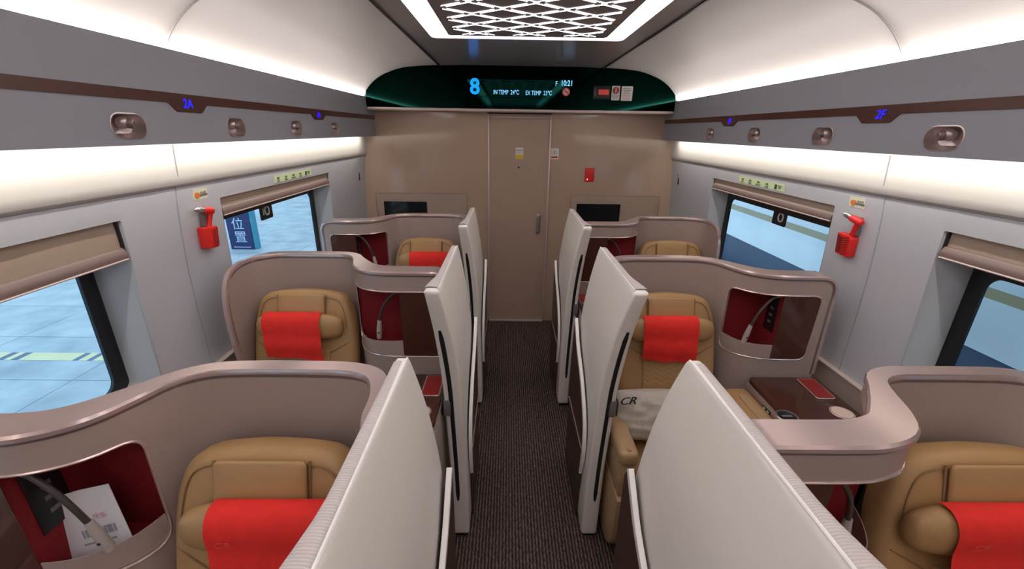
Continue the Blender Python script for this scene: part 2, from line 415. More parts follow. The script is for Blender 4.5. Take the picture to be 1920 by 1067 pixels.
WP = [(1.500, 0.875), (1.503, 1.15), (1.500, 1.35), (1.488, 1.52), (1.475, 1.66), (1.466, 1.705), (1.448, 1.735), (1.436, 1.84), (1.430, 1.90)]
WINS = [(-1.37, -0.02), (0.20, 1.512), (2.062, 3.375)]
WZ0, WZ1 = 0.93, 1.622
def wx(z):
    for (a, b), (c, d) in zip(WP, WP[1:]):
        if b <= z <= d: return a+(c-a)*(z-b)/(d-b)
    return WP[0][0] if z < WP[0][1] else WP[-1][0]
def wz_lin(s_): return s_
for side, sg in (('left', -1), ('right', 1)):
    bm = nb()
    outer = subdiv([(YB, 0.872), (YF+0.05, 0.872), (YF+0.05, 1.70), (YB, 1.70)], 0.12)
    hs = [rrect(a, WZ0, b, WZ1, (0.03, 0.03, 0.008, 0.008), 4) for a, b in WINS]
    slab(bm, outer, lambda a, b, d: Vector((sg*(wx(b)+0.01-d), a, b)), 0.02, holes=hs, grid=(0.2, 0.045))
    o = obj('wall_'+side, bm, 'wall', smooth=25); tag(o, kind='structure')
    bm = nb(); strip(bm, [(1.475, 1.700), (1.468, 1.704), (1.455, 1.714), (1.448, 1.728), (1.445, 1.745), (1.441, 1.80), (1.438, 1.85), (1.436, 1.92)], YB, YF, 1, sg)
    tag(obj('trim_1' if sg < 0 else 'trim_2', bm, 'wall_upper', smooth=20), kind='structure')
    # wainscot below the window line
    bm = nb(); box(bm, sg*1.478, sg*1.53, YB, YF, 0.0, 0.872)
    tag(obj('baseboard_'+side, bm, 'skirt'), kind='structure')
    bm = nb(); box(bm, sg*1.474, sg*1.505, YB, YF, 0.868, 0.878, 0.003)
    tag(obj('trim_3' if sg < 0 else 'trim_4', bm, 'trim'), kind='structure')
    # vertical joint between wall panels and ceiling panels
    for yj, n in ((1.785, 5), (-1.4, 7)):
        bm = nb(); pts = [(sg*(wx(z)-0.0005), yj, z) for z in [0.88+0.03*i for i in range(34)]]
        tube(bm, pts, 0.0026, 6)
        tag(obj('trim_%d' % (n+(sg > 0)), bm, 'locker'), kind='structure')

CP = [(1.405, 2.06), (1.394, 2.13), (1.380, 2.185), (1.360, 2.228), (1.326, 2.275), (1.283, 2.318), (1.236, 2.353), (1.178, 2.384), (1.085, 2.418), (0.990, 2.440), (0.850, 2.453), (0.700, 2.460)]
CPs = [(p.x, p.y) for p in catmull([(a, b, 0) for a, b in CP], 4)]
for sg, nm in ((-1, 'ceiling'), (1, 'ceiling')):
    bm = nb(); strip(bm, CPs, YB, YF, 1, sg); tag(obj('ceiling', bm, 'ceiling', smooth=60), kind='structure')
bm = nb()   # middle strip with an opening for the light panel
slab(bm, [(-0.694, YB), (0.694, YB), (0.694, YF), (-0.694, YF)], lambda a, b, d: Vector((a, b, 2.462+0.018*(1-(a/0.694)**2)+d)), 0.012,
     holes=[rrect(-0.575, 0.55, 0.575, 2.945, 0.05), rrect(-0.575, -1.95, 0.575, 0.35, 0.05)], grid=(0.12, 0.5))
tag(obj('ceiling', bm, 'ceiling_mid', smooth=60), kind='structure')
for k, (yj) in enumerate((1.775,)):
    for sg in (-1, 1):
        bm = nb(); tube(bm, [(sg*(x-0.001), yj, z-0.002) for x, z in CPs], 0.0035, 6)
        tag(obj('trim_%d' % (9+(sg > 0)), bm, 'ceiling_mid'), kind='structure')
for sg in (-1, 1):
    bm = nb(); box(bm, sg*0.692, sg*0.704, YB, YF, 2.450, 2.462); tag(obj('trim_%d' % (11+(sg > 0)), bm, 'gasket'), kind='structure')
o = obj('wall_back', box(nb(), -1.62, 1.62, YB-0.05, YB, 0, 2.55), 'endwall'); tag(o, kind='structure')
o = obj('wall_front', box(nb(), -1.62, 1.62, YF, YF+0.05, 0, 2.12), 'endwall'); tag(o, kind='structure')

# ------------------------------------------------------------------ ceiling light panels
def lattice(bm, x0, x1, y0, y1, z, px, py, oy):
    g, w = 0.0065, 0.0068
    nx = int((x1-x0)/px)+3; ny = int((y1-y0)/py)+3
    for j in range(-ny, ny):
        for i in range(-nx, nx):
            for h in (0, 1):
                cx = i*px+h*px/2+0.155; cy = oy+j*py+h*py/2
                # hexagon: diamond with its left and right tips cut off
                a, b = px/2, py/2; cut = 0.20
                P = [(-a*(1-cut), -b*cut), (0, -b), (a*(1-cut), -b*cut), (a*(1-cut), b*cut), (0, b), (-a*(1-cut), b*cut)]
                P = [(cx+p, cy+q) for p, q in P]
                A = inset(ccw(P), g); B = inset(ccw(P), g+w)
                for k in range(6):
                    q = [A[k], A[(k+1) % 6], B[(k+1) % 6], B[k]]
                    if k in (2, 5): continue
                    for u_ in range(6):
                        mix = lambda m_, n_, w_: (m_[0]+(n_[0]-m_[0])*w_, m_[1]+(n_[1]-m_[1])*w_)
                        qq = [mix(q[0], q[1], u_/6), mix(q[0], q[1], (u_+1)/6), mix(q[3], q[2], (u_+1)/6), mix(q[3], q[2], u_/6)]
                        if all(x0 <= p[0] <= x1 and y0 <= p[1] <= y1 for p in qq):
                            bm.faces.new([bm.verts.new((p[0], p[1], z)) for p in qq])
                # little square in the knot
                if x0+0.02 < cx+px/2 < x1-0.02 and y0+0.02 < cy < y1-0.02:
                    s_ = 0.009; bm.faces.new([bm.verts.new((cx+px/2+u*s_*1.4, cy+v*s_*0.8, z)) for u, v in ((-1, -1), (1, -1), (1, 1), (-1, 1))])
for (y0, y1, lab, oy) in ((0.56, 2.935, 'long recessed light panel with white lattice lines in the ceiling ahead', 2.774), (-1.94, 0.34, 'second recessed light panel behind the viewer', 0.0)):
    t = thing('ceiling_light', lab, 'ceiling light', (0, (y0+y1)/2, 2.50))
    bm = nb(); slab(bm, rrect(-0.572, y0, 0.572, y1, 0.05), XY(2.475), 0.012, holes=[rrect(-0.462, y0+0.07, 0.462, y1-0.07, 0.03)])
    obj('glowing_frame', bm, 'led_frame', t, 'bright white lit border')
    bm = nb(); slab(bm, rrect(-0.466, y0+0.066, 0.466, y1-0.066, 0.03), XY(2.472), 0.014); obj('backing_plate', bm, 'plate', t)
    bm = nb(); lattice(bm, -0.425, 0.425, y0+0.10, y1-0.10, 2.4635, 0.295, 0.208, oy); obj('lattice_lines', bm, 'led_line', t, 'glowing white diamond lattice')
    bm = nb(); slab(bm, rrect(-0.58, y0-0.008, 0.58, y1+0.008, 0.055), XY(2.490), 0.010); obj('housing', bm, 'bronze_dark', t)

# ------------------------------------------------------------------ overhead lockers
LX = 1.352
LIGHTS = (1.502, 2.090, 2.679, 3.269)
for side, sg in (('left', -1), ('right', 1)):
    t = thing('overhead_locker', 'long grey overhead locker with a brown stripe along the %s wall' % side, 'overhead locker', (sg*1.40, 1.0, 1.875))
    bm = nb()
    hs = [rrect(y-0.067, 1.9, y+0.067, 1.975, 0.0365, 8) for y in LIGHTS]
    slab(bm, [(YB, 1.877), (YF, 1.877), (YF, 2.205), (YB, 2.205)], lambda a, b, d: Vector((sg*(LX+0.006-d), a, b)), 0.012, holes=hs)
    obj('locker_face', bm, 'locker', t)
    bm = nb(); slab(bm, [(LX+0.012, YB), (1.372, YB), (1.372, YF), (LX+0.012, YF)], lambda a, b, d: Vector((sg*a, b, 1.882+d)), 0.01)
    obj('bottom_lip', bm, 'locker', t)
    bm = nb(); box(bm, sg*1.395, sg*1.428, YB, YF, 1.880, 2.05); obj('locker_body', bm, 'locker', t)
    # stripe with the trapezoid tabs that carry the seat numbers
    tabs = [((1.70, 1.735, 1.872, 1.91) if sg < 0 else (1.697, 1.735, 1.872, 1.91)), (2.895, 2.94, 3.065, 3.12)]
    P = [(YB, 2.055), (YB, 2.021)]
    for (a, b, c, d) in tabs: P += [(a, 2.021), (b, 1.990), (c, 1.990), (d, 2.021)]
    P += [(YF, 2.021), (YF, 2.055)]
    bm = nb(); slab(bm, rpoly(P, [0, 0]+[0.008]*8+[0, 0], 3), lambda a, b, d: Vector((sg*(LX-0.002-d), a, b)), 0.004)
    st = obj('display_stripe', bm, 'stripe', t, 'dark brown stripe with seat number tabs')
    for (s_, y) in ((('2A', 1.795), ('1A', 3.00)) if sg < 0 else (('2F', 1.785), ('1F', 3.00))):
        text('seat_number', s_, 0.046, 'darkblue', st, (sg*(LX-0.0055), y, 2.020), (0, -sg, 0), (0, 0, 1), shear=0.15, bold=0.0003)
    # reading lights
    where = ['nearest the viewer', 'second from the viewer', 'third from the viewer', 'farthest, beside the end wall']
    for k, y in enumerate(LIGHTS):
        r_ = thing('reading_light', 'bronze reading light in the %s locker, %s' % (side, where[k]), 'reading light', (sg*LX, y, 1.94), 'reading lights along the %s locker' % side)
        bm = nb(); prev = None
        for (ins, dep) in ((-0.004, -0.001), (0.0, -0.002), (0.003, 0.010), (0.007, 0.024), (0.014, 0.034), (0.026, 0.038)):
            pl = rrect(y-0.067+ins, 1.9+ins, y+0.067-ins, 1.975-ins, max(0.004, 0.0365-ins), 8)
            vv = [bm.verts.new((sg*(LX+dep), p[0], p[1])) for p in pl]
            if prev:
                for i in range(len(vv)): bm.faces.new((prev[i], prev[(i+1) % len(vv)], vv[(i+1) % len(vv)], vv[i]))
            prev = vv
        bm.faces.new(prev); obj('recessed_cup', bm, 'bronze', r_)
        bm = nb(); bmesh.ops.create_uvsphere(bm, u_segments=20, v_segments=12, radius=0.021, matrix=Matrix.Translation((sg*(LX+0.022), y+0.004*1, 1.949)))
        obj('ball_joint', bm, 'bronze', r_)
        bm = nb(); tube(bm, [(sg*(LX+0.018), y+0.006, 1.948), (sg*(LX-0.003), y+0.016, 1.944), (sg*(LX-0.005), y+0.017, 1.9435)], [0.016, 0.0155, 0.013], 16)
        obj('lamp_barrel', bm, 'bronze_dark', r_)

# ------------------------------------------------------------------ windows (reveal, gasket, glass, blind)
for side, sg in (('left', -1), ('right', 1)):
    for wi, (a, b) in enumerate(WINS):
        n = wi+1 if sg < 0 else wi+4
        t = bpy.data.objects.new('window_%d' % n, None); C.objects.link(t); t.location = (sg*1.55, (a+b)/2, WZ0); OFF[t.name] = Vector(t.location); tag(t, kind='structure')
        bm = nb(); prev = None
        for (ins, x, ins_t) in ((0.0, None, 0), (0.004, 1.500, 0.004), (0.020, 1.545, 0.02), (0.032, 1.60, 0.10), (0.032, 1.605, 0.10)):
            pl = rrect(a+ins, WZ0+ins, b-ins, WZ1-ins_t, (0.03, 0.03, 0.03 if ins_t > 0.05 else 0.008, 0.03 if ins_t > 0.05 else 0.008), 4)
            vv = [bm.verts.new((sg*(x if x else wx(p[1])-0.0005), p[0], p[1])) for p in pl]
            if prev:
                for i in range(len(vv)): bm.faces.new((prev[i], prev[(i+1) % len(vv)], vv[(i+1) % len(vv)], vv[i]))
            prev = vv
        obj('window_reveal', bm, 'reveal', t)
        bm = nb(); slab(bm, rrect(a-0.02, WZ0-0.04, b+0.02, WZ1+0.02, 0.05), lambda p, q, d: Vector((sg*(1.612-d), p, q)), 0.012,
                        holes=[rrect(a+0.085, WZ0+0.05, b-0.088, 1.478, 0.05)])
        obj('window_gasket', bm, 'gasket', t)
        bm = nb(); slab(bm, rrect(a+0.05, WZ0+0.02, b-0.05, 1.52, 0.02), lambda p, q, d: Vector((sg*(1.624-d), p, q)), 0.004); obj('window_pane', bm, 'glass', t)
        if wi == 2:   # small dark tag with a ring on the far panes
            bm = nb(); slab(bm, rrect(2.60, 1.40, 2.74, 1.50, 0.012), lambda p, q, d: Vector((sg*(1.614-d), p, q)), 0.004)
            tg = obj('window_tag', bm, 'gasket', t, 'small black tag with a pale ring on the glass')
            bm = nb(); tube(bm, [(sg*1.611, 2.675-(0.02 if sg > 0 else -0.0)+0.024*math.cos(k*math.pi/10), 1.452+0.026*math.sin(k*math.pi/10)) for k in range(20)], 0.0055, 6, closed=True)
            obj('ring_mark', bm, 'sticker_white', tg)
            bm = nb(); box(bm, sg*1.609, sg*1.612, 2.715-(0.085 if sg > 0 else 0.085), 2.722-0.085, 1.43, 1.472)
            obj('bar_mark', bm, 'sticker_white', tg)
        if wi > 0:
            zb = {(-1, 1): 1.477, (1, 1): 1.520, (-1, 2): 1.530, (1, 2): 1.538}[(sg, wi)]
            pos = {(-1, 1): 'in the left window nearest the viewer', (1, 1): 'in the right window nearest the viewer', (-1, 2): 'in the far left window', (1, 2): 'in the far right window'}[(sg, wi)]
            bl = thing('window_blind', 'tan roller blind with mauve bottom bar '+pos, 'window blind', (sg*1.495, (a+b)/2, zb), 'roller blinds')
            bm = nb(); slab(bm, [(a+0.012, zb+0.03), (b-0.012, zb+0.03), (b-0.012, WZ1-0.002), (a+0.012, WZ1-0.002)], lambda p, q, d: Vector((sg*(1.497+0.003*math.sin(p*9)-d), p, q)), 0.002, grid=(0.08, 0.05))
            obj('blind_fabric', bm, 'blind', bl)
            bm = nb(); slab(bm, rpoly([(1.484, zb), (1.512, zb), (1.512, zb+0.045), (1.493, zb+0.050), (1.480, zb+0.026)], 0.01, 4), lambda p, q, d: Vector((sg*p, (a+b)/2+d, q)), b-a-0.02)
            obj('bottom_bar', bm, 'blindbar', bl)
            bm = nb(); tube(bm, [(sg*1.482, a+0.012, zb+0.006), (sg*1.482, b-0.012, zb+0.006)], 0.0035, 6); obj('bar_edge', bm, 'trim', bl)
            bm = nb(); box(bm, sg*1.49, sg*1.506, b-0.012, b-0.003, zb+0.02, WZ1-0.004); obj('side_guide', bm, 'black', bl)

# ------------------------------------------------------------------ wall details
def on_wall(sg, y0, y1, z0, z1, th=0.0012, r=0.004):
    bm = nb(); slab(bm, rrect(y0, z0, y1, z1, r, 3), lambda p, q, d: Vector((sg*(wx(q)-0.0008-th/2-d), p, q)), th, grid=(0.02, 0.02)); return bm
for side, sg in (('left', -1), ('right', 1)):
    t = thing('wall_sticker', 'small cream sticker with an orange mark above the %s hammer' % side, 'sticker', (sg*1.48, 1.93, 1.66))
    obj('sticker_sheet', on_wall(sg, 1.885, 1.975, 1.635, 1.680), 'sticker_cream', t)
    c = 1.951 if sg > 0 else 1.908
    bm = nb(); slab(bm, [(c+0.015*math.cos(k*math.pi/12), 1.657+0.015*math.sin(k*math.pi/12)) for k in range(24)], lambda p, q, d: Vector((sg*(wx(1.657)-0.0032-d), p, q)), 0.0008)
    obj('orange_disc', bm, 'ink_orange', t)
    text('sticker_text', '安全锤\nHAMMER', 0.013, 'ink', t, (sg*(wx(1.657)-0.0030), c+sg*-0.040, 1.658), (0, -sg, 0), (0, 0, 1))
    y0, y1 = (2.56, 3.06) if sg < 0 else (2.47, 2.98)
    t = thing('wall_sticker', 'long pale green emergency notice strip above the far %s window' % side, 'sticker', (sg*1.475, (y0+y1)/2, 1.655))
    obj('sticker_sheet', on_wall(sg, y0, y1, 1.633, 1.675), 'sticker_green', t)
    L = y1-y0; xl = wx(1.654)-0.0030
    for k, s_ in enumerate(('HOLD', 'BREAK', 'PUSH OUT', 'ESCAPE')):
        yy = (y1-0.05-k*0.095) if sg > 0 else (y0+0.05+k*0.095)
        text('notice_text', s_, 0.012, 'ink', t, (sg*xl, yy, 1.642), (0, -sg, 0), (0, 0, 1))
        bm = nb()
        for q in range(3): box(bm, sg*(xl-0.001), sg*xl, yy-0.012+q*0.009, yy-0.006+q*0.009, 1.652+0.003*(q % 2), 1.664-0.003*((q+k) % 2))
        obj('pictogram', bm, 'ink', t)
    yy = (y0+0.06) if sg > 0 else (y1-0.06)
    bm = nb(); box(bm, sg*(xl-0.001), sg*xl, yy+0.012*sg, yy+0.034*sg, 1.640, 1.668); obj('exit_pictogram', bm, 'ink', t)
    text('exit_text', '紧急出口\nEXIT', 0.012, 'ink', t, (sg*xl, yy-0.018*sg, 1.655), (0, -sg, 0), (0, 0, 1))
    # latch beside the end wall
    t = thing('wall_latch', 'slim silver latch on the %s wall by the end partition' % side, 'latch', (sg*1.485, 4.08, 1.53))
    bm = nb(); box(bm, sg*(wx(1.53)-0.006), sg*(wx(1.53)+0.002), 4.062, 4.078, 1.49, 1.555, 0.003); obj('latch_plate', bm, 'black', t)
    bm = nb(); bmesh.ops.create_uvsphere(bm, u_segments=12, v_segments=8, radius=0.009, matrix=Matrix.Translation((sg*(wx(1.58)-0.004), 4.072, 1.578))); obj('latch_button', bm, 'steel', t)
    # emergency hammer in its red holder
    t = thing('emergency_hammer', 'red emergency hammer in a slotted red holder on the %s wall' % side, 'hammer', (sg*1.49, 1.94, 1.42))
    y0h = 1.842 if sg < 0 else 1.965; e_ = -sg
    HS = 0.034 if sg < 0 else 0.004
    def HP(q, z, d): return (sg*(wx(z)-d), y0h+e_*q, z)
    bm = nb(); slab(bm, rpoly([(HS+0.004, 1.418), (HS+0.078, 1.412), (HS+0.084, 1.500), (HS+0.072, 1.512), (HS, 1.516)], 0.006, 3), lambda p, q, d: Vector(HP(p, q, 0.022+d)), 0.040, 0.004, nr=2)
    hld = obj('holder', bm, 'red', t)
    for k in range(8):
        bm = nb(); z = 1.424+k*0.0105
        slab(bm, [(HS+0.040, z), (HS+0.056, z+0.003), (HS+0.076, z+0.010), (HS+0.076, z+0.0055), (HS+0.056, z-0.0015), (HS+0.040, z-0.0045)], lambda p, q, d: Vector(HP(p, q, 0.0425+d)), 0.002); obj('slot', bm, 'red_slot', hld)
    if sg > 0:
        bm = nb(); slab(bm, rpoly([(HS+0.010, 1.428), (HS+0.036, 1.425), (HS+0.037, 1.500), (HS+0.007, 1.505)], 0.004, 3), lambda p, q, d: Vector(HP(p, q, 0.0425+d)), 0.002); obj('holder_window', bm, 'red_slot', hld)
    bm = nb(); tube(bm, [HP(0.080 if sg < 0 else 0.062, 1.50, 0.024), HP(0.088 if sg < 0 else 0.078, 1.535, 0.026), HP(0.098, 1.582, 0.028)], [0.012, 0.0105, 0.013], 12); obj('handle', bm, 'red', t)
    bm = nb(); tube(bm, [HP(0.050, 1.592, 0.028), HP(0.056, 1.591, 0.028), HP(0.108, 1.580, 0.028), HP(0.116, 1.578, 0.028)], [0.012, 0.015, 0.0165, 0.010], 14); obj('hammer_head', bm, 'red', t)
    bm = nb(); tube(bm, [HP(0.052, 1.592, 0.028), HP(0.026, 1.598, 0.028), HP(0.010, 1.601, 0.028), HP(0.000, 1.603, 0.028)], [0.0125, 0.0125, 0.010, 0.003], 14); obj('steel_tip', bm, 'steel', t)
    bm = nb(); x_ = HP(0.07, 1.55, 0.0); box(bm, sg*(wx(1.55)-0.020), sg*(wx(1.55)+0.004), y0h+e_*0.060, y0h+e_*0.086, 1.515, 1.598, 0.003); obj('bracket', bm, 'bracket', t)

# ------------------------------------------------------------------ end wall
YW = YF
t = bpy.data.objects.new('door_1', None); C.objects.link(t); t.location = (0, YW, 0); OFF[t.name] = Vector(t.location); tag(t, kind='structure')
bm = nb(); slab(bm, [(-0.286, 0.012), (0.278, 0.012), (0.278, 2.052), (-0.286, 2.052)], XZ(YW-0.004), 0.008); obj('door_leaf', bm, 'doorleaf', t)
bm = nb()
for (x0, x1, z0, z1) in ((-0.302, -0.286, 0, 2.087), (0.278, 0.294, 0, 2.087), (-0.286, 0.278, 2.052, 2.066)): box(bm, x0, x1, YW-0.022, YW-0.001, z0, z1, 0.003)
obj('door_frame', bm, 'trim', t)
bm = nb(); box(bm, -0.286, 0.278, YW-0.03, YW-0.001, 0.0, 0.012); obj('threshold', bm, 'trim', t)
bm = nb(); slab(bm, rrect(0.176, 0.96, 0.222, 1.165, 0.022), XZ(YW-0.012), 0.010, 0.003, nr=2); hp = obj('door_handle', bm, 'bronze', t)
bm = nb(); tube(bm, [(0.199, YW-0.017, 1.14), (0.199, YW-0.040, 1.135), (0.199, YW-0.044, 1.09), (0.199, YW-0.040, 1.045), (0.199, YW-0.017, 1.04)], 0.008, 8); obj('grip', bm, 'bronze', hp)
bm = nb(); tube(bm, [(0.199, YW-0.016, 0.985), (0.199, YW-0.024, 0.985)], 0.013, 14); obj('lock_cylinder', bm, 'steel', hp)
bm = nb(); tube(bm, [(-0.006, YW-0.008, 1.612), (-0.006, YW-0.014, 1.612)], 0.009, 12); obj('keyhole', bm, 'black', t)
bm = nb(); box(bm, -0.302, 0.294, YW-0.012, YW-0.001, 2.087, 2.103); obj('door_header', bm, 'black', t)
# shelf and dark mirrored arch above
bm = nb(); box(bm, -1.345, 1.345, 4.04, YW-0.0005, 2.098, 2.122, 0.006)
tag(obj('partition_shelf', bm, 'trim', smooth=40), 'long pale pink ledge across the top of the end partition', 'ledge')
arch = [(-1.352, 2.122), (1.352, 2.122), (1.352, 2.205)]
av = [(x, z) for x, z in CPs if x <= 1.40 and x > 0.7]
arch += [(min(x, 1.352) if i == 0 else x, z) for i, (x, z) in enumerate(av) if x <= 1.352]
arch += [(0.69*math.cos(k*math.pi/10), 2.460+0.019*(1-math.cos(k*math.pi/10)**2)) for k in range(0, 11)]
arch += [(-x, z) for x, z in reversed(av) if x <= 1.352]
arch += [(-1.352, 2.205)]
t = thing('display_panel', 'dark green glossy arched panel with blue car number, time and temperatures', 'display panel', (0, 4.07, 2.125))
bm = nb(); slab(bm, dedupe(arch), XZ(4.055), 0.01); obj('glass_panel', bm, 'mirror_green', t)
YA = 4.0485
text('car_number', '8', 0.175, 'blue', t, (-0.403, YA, 2.292), (1, 0, 0), (0, 0, 1), sx=1.0, bold=0.004)
text('clock_time', '10:21', 0.062, 'cyan', t, (0.392, YA, 2.333), (1, 0, 0), (0, 0, 1), bold=0.0008, sx=0.78)
text('clock_prefix', 'F', 0.055, 'cyan', t, (0.302, YA, 2.328), (1, 0, 0), (0, 0, 1), sx=0.8)
text('indoor_temperature', 'IN TEMP  24℃', 0.050, 'cyan', t, (-0.130, YA, 2.254), (1, 0, 0), (0, 0, 1), sx=0.70)
text('outdoor_temperature', 'EX TEMP  23℃', 0.050, 'cyan', t, (0.152, YA, 2.252), (1, 0, 0), (0, 0, 1), sx=0.70)
def disc(name, parent, x, y, z, r, mt, th=0.001, label=None):
    bm = nb(); slab(bm, [(x+r*math.cos(k*math.pi/14), z+r*math.sin(k*math.pi/14)) for k in range(28)], XZ(y), th); return obj(name, bm, mt, parent, label)
ns = disc('no_smoking_sign', t, 0.389, YA, 2.266, 0.033, 'red_glow', 0.002, 'red round no smoking sign')
disc('sign_face', ns, 0.389, YA-0.0016, 2.266, 0.024, 'sticker_white')
bm = nb(); slab(bm, [(0.370, 2.262), (0.408, 2.262), (0.408, 2.268), (0.370, 2.268)], XZ(YA-0.0026), 0.001); obj('cigarette', bm, 'black', ns)
bm = nb(); slab(bm, [(0.371, 2.281), (0.376, 2.286), (0.408, 2.251), (0.403, 2.246)], XZ(YA-0.0034), 0.001); obj('slash', bm, 'red', ns)
t = thing('alarm_unit', 'black alarm unit with a red pull handle on the dark arched panel', 'alarm', (0.70, 4.045, 2.21))
bm = nb(); box(bm, 0.625, 0.770, 4.036, 4.0495, 2.212, 2.318, 0.004); obj('alarm_housing', bm, 'black', t)
bm = nb(); box(bm, 0.668, 0.758, 4.030, 4.0355, 2.247, 2.288, 0.003); obj('pull_handle', bm, 'red_glow', t, 'red pull handle')
bm = nb(); box(bm, 0.640, 0.650, 4.033, 4.0355, 2.236, 2.256, 0.002); obj('alarm_key', bm, 'bracket', t)
t = thing('safety_sticker', 'white sticker with a red exclamation disc right of the alarm unit', 'sticker', (0.825, 4.048, 2.205))
bm = nb(); slab(bm, rrect(0.785, 2.205, 0.857, 2.320, 0.005, 3), XZ(YA+0.0005), 0.001); obj('sticker_sheet', bm, 'sticker_white', t)
disc('red_disc', t, 0.821, YA-0.0008, 2.284, 0.028, 'red_sign')
bm = nb(); slab(bm, rrect(0.8165, 2.264, 0.8255, 2.304, 0.004, 3), XZ(YA-0.0016), 0.001); obj('exclamation_bar', bm, 'sticker_white', t)
text('sticker_text', '紧急报警\nALARM', 0.014, 'print_grey', t, (0.821, YA-0.0006, 2.232), (1, 0, 0), (0, 0, 1))
t = thing('instruction_sticker', 'white instruction sticker with grey and pink print, rightmost on the dark panel', 'sticker', (0.92, 4.048, 2.205))
bm = nb(); slab(bm, rrect(0.870, 2.202, 0.968, 2.318, 0.005, 3), XZ(YA+0.0005), 0.001); obj('sticker_sheet', bm, 'sticker_white', t)
for k in range(7):
    bm = nb(); w_ = (0.036, 0.034, 0.022, 0.030, 0.036, 0.028, 0.033)[k]; z_ = 2.300-k*0.0135
    slab(bm, [(0.919-w_, z_-0.0025), (0.919+w_, z_-0.0025), (0.919+w_, z_+0.0025), (0.919-w_, z_+0.0025)], XZ(YA-0.0008), 0.001); obj('print_line', bm, 'print_grey' if k < 3 else 'print_pink', t)
# stickers on door and wall
t = thing('door_notice', 'white and yellow notice on the closed door', 'sticker', (0, YW-0.012, 1.69))
bm = nb(); slab(bm, rrect(-0.037, 1.69, 0.036, 1.793, 0.004, 3), XZ(YW-0.009), 0.0014); obj('sticker_sheet', bm, 'sticker_white', t)
bm = nb(); slab(bm, [(-0.037, 1.691), (0.036, 1.691), (0.036, 1.728), (-0.037, 1.728)], XZ(YW-0.0102), 0.0008); obj('yellow_band', bm, 'sticker_yellow', t)
text('notice_text', '请勿倚靠', 0.016, 'ink', t, (0.0, YW-0.0104, 1.768), (1, 0, 0), (0, 0, 1)); text('notice_text', '车门', 0.015, 'ink', t, (-0.006, YW-0.0104, 1.748), (1, 0, 0), (0, 0, 1))
text('yellow_text', 'NOTICE', 0.013, 'ink_orange', t, (0.0, YW-0.0107, 1.709), (1, 0, 0), (0, 0, 1))
t = thing('prohibition_sticker', 'white prohibition sticker with red footer right of the door', 'sticker', (0.335, YW-0.004, 1.69))
bm = nb(); slab(bm, rrect(0.299, 1.692, 0.373, 1.790, 0.004, 3), XZ(YW-0.0012), 0.0014); obj('sticker_sheet', bm, 'sticker_white', t)
bm = nb(); tube(bm, [(0.336+0.024*math.cos(k*math.pi/12), YW-0.0025, 1.755+0.024*math.sin(k*math.pi/12)) for k in range(24)], 0.0022, 6, closed=True); obj('ring_mark', bm, 'print_grey', t)
bm = nb(); tube(bm, [(0.320, YW-0.0025, 1.771), (0.352, YW-0.0025, 1.739)], 0.0022, 6); obj('slash_mark', bm, 'print_grey', t)
bm = nb(); tube(bm, [(0.336, YW-0.0022, 1.768), (0.335, YW-0.0022, 1.752), (0.330, YW-0.0022, 1.738)], 0.0035, 6); obj('figure_mark', bm, 'ink', t)
bm = nb(); slab(bm, [(0.304, 1.702), (0.366, 1.702), (0.366, 1.718), (0.304, 1.718)], XZ(YW-0.0024), 0.0008); obj('red_footer', bm, 'red_sign', t)
t = thing('call_box', 'small red box with a light spot on the end partition right of the door', 'call box', (0.68, YW, 1.485))
bm = nb(); box(bm, 0.636, 0.727, YW-0.014, YW-0.0005, 1.486, 1.616, 0.004); obj('box_body', bm, 'red', t)
text('box_text', 'SOS', 0.028, 'towelmark', t, (0.682, YW-0.0145, 1.585), (1, 0, 0), (0, 0, 1))
disc('indicator_lamp', t, 0.662, YW-0.0150, 1.508, 0.006, 'spark', 0.002)
for sg, nm in ((-1, 'left'), (1, 'right')):
    t = thing('screen_niche', 'tan framed niche with a dark screen on the end partition, %s of the door' % nm, 'screen', (sg*0.95, YW-0.02, 0.95))
    xa, xb = (-1.400, -0.512) if sg < 0 else (0.517, 1.394)
    sa, sb = (-1.329, -0.905) if sg < 0 else (0.575, 1.011)
    bm = nb(); slab(bm, [(xa+0.02*(sg < 0), 0.90), (xb-0.02*(sg > 0), 0.90), (xb, 1.352), (xa, 1.352)], XZ(YW-0.007), 0.012, 0.003, nr=2, holes=[rrect(sa, 1.03, sb, 1.272, 0.006, 3)]); obj('niche_frame', bm, 'niche', t)
    bm = nb(); slab(bm, rrect(sa, 1.03, sb, 1.272, 0.006, 3), XZ(YW-0.0035), 0.004); obj('screen_glass', bm, 'screen', t)
    bm = nb(); tube(bm, [(xa, YW-0.013, 0.95), (xa, YW-0.013, 1.352), (xb, YW-0.013, 1.352), (xb, YW-0.013, 0.95)], 0.0018, 5); obj('frame_joint', bm, 'bronze_dark', t)

# ------------------------------------------------------------------ pods
PITCH = 1.1
ROWS = [(3, 1.0), (2, 2.1), (1, 3.2)]
TYPE = {(-1, 3): 'A', (-1, 2): 'B', (-1, 1): 'A', (1, 3): 'B', (1, 2): 'A', (1, 1): 'B'}
RN = {3: 'nearest', 2: 'middle', 1: 'far'}
PA = [(0.402, -0.22), (0.410, -0.12), (0.445, -0.04), (0.52, -0.006), (0.64, 0), (0.76, 0), (0.875, -0.012), (0.945, -0.055), (0.995, -0.135), (1.045, -0.205), (1.115, -0.245), (1.21, -0.257), (1.30, -0.257), (1.388, -0.257)]
PB = [(0.400, -0.257), (0.50, -0.257), (0.60, -0.257), (0.675, -0.252), (0.745, -0.225), (0.790, -0.170), (0.828, -0.100), (0.868, -0.035), (0.93, -0.004), (1.02, 0), (1.14, 0), (1.24, -0.004), (1.305, -0.030), (1.345, -0.085), (1.362, -0.17), (1.365, -0.25), (1.365, -0.320)]
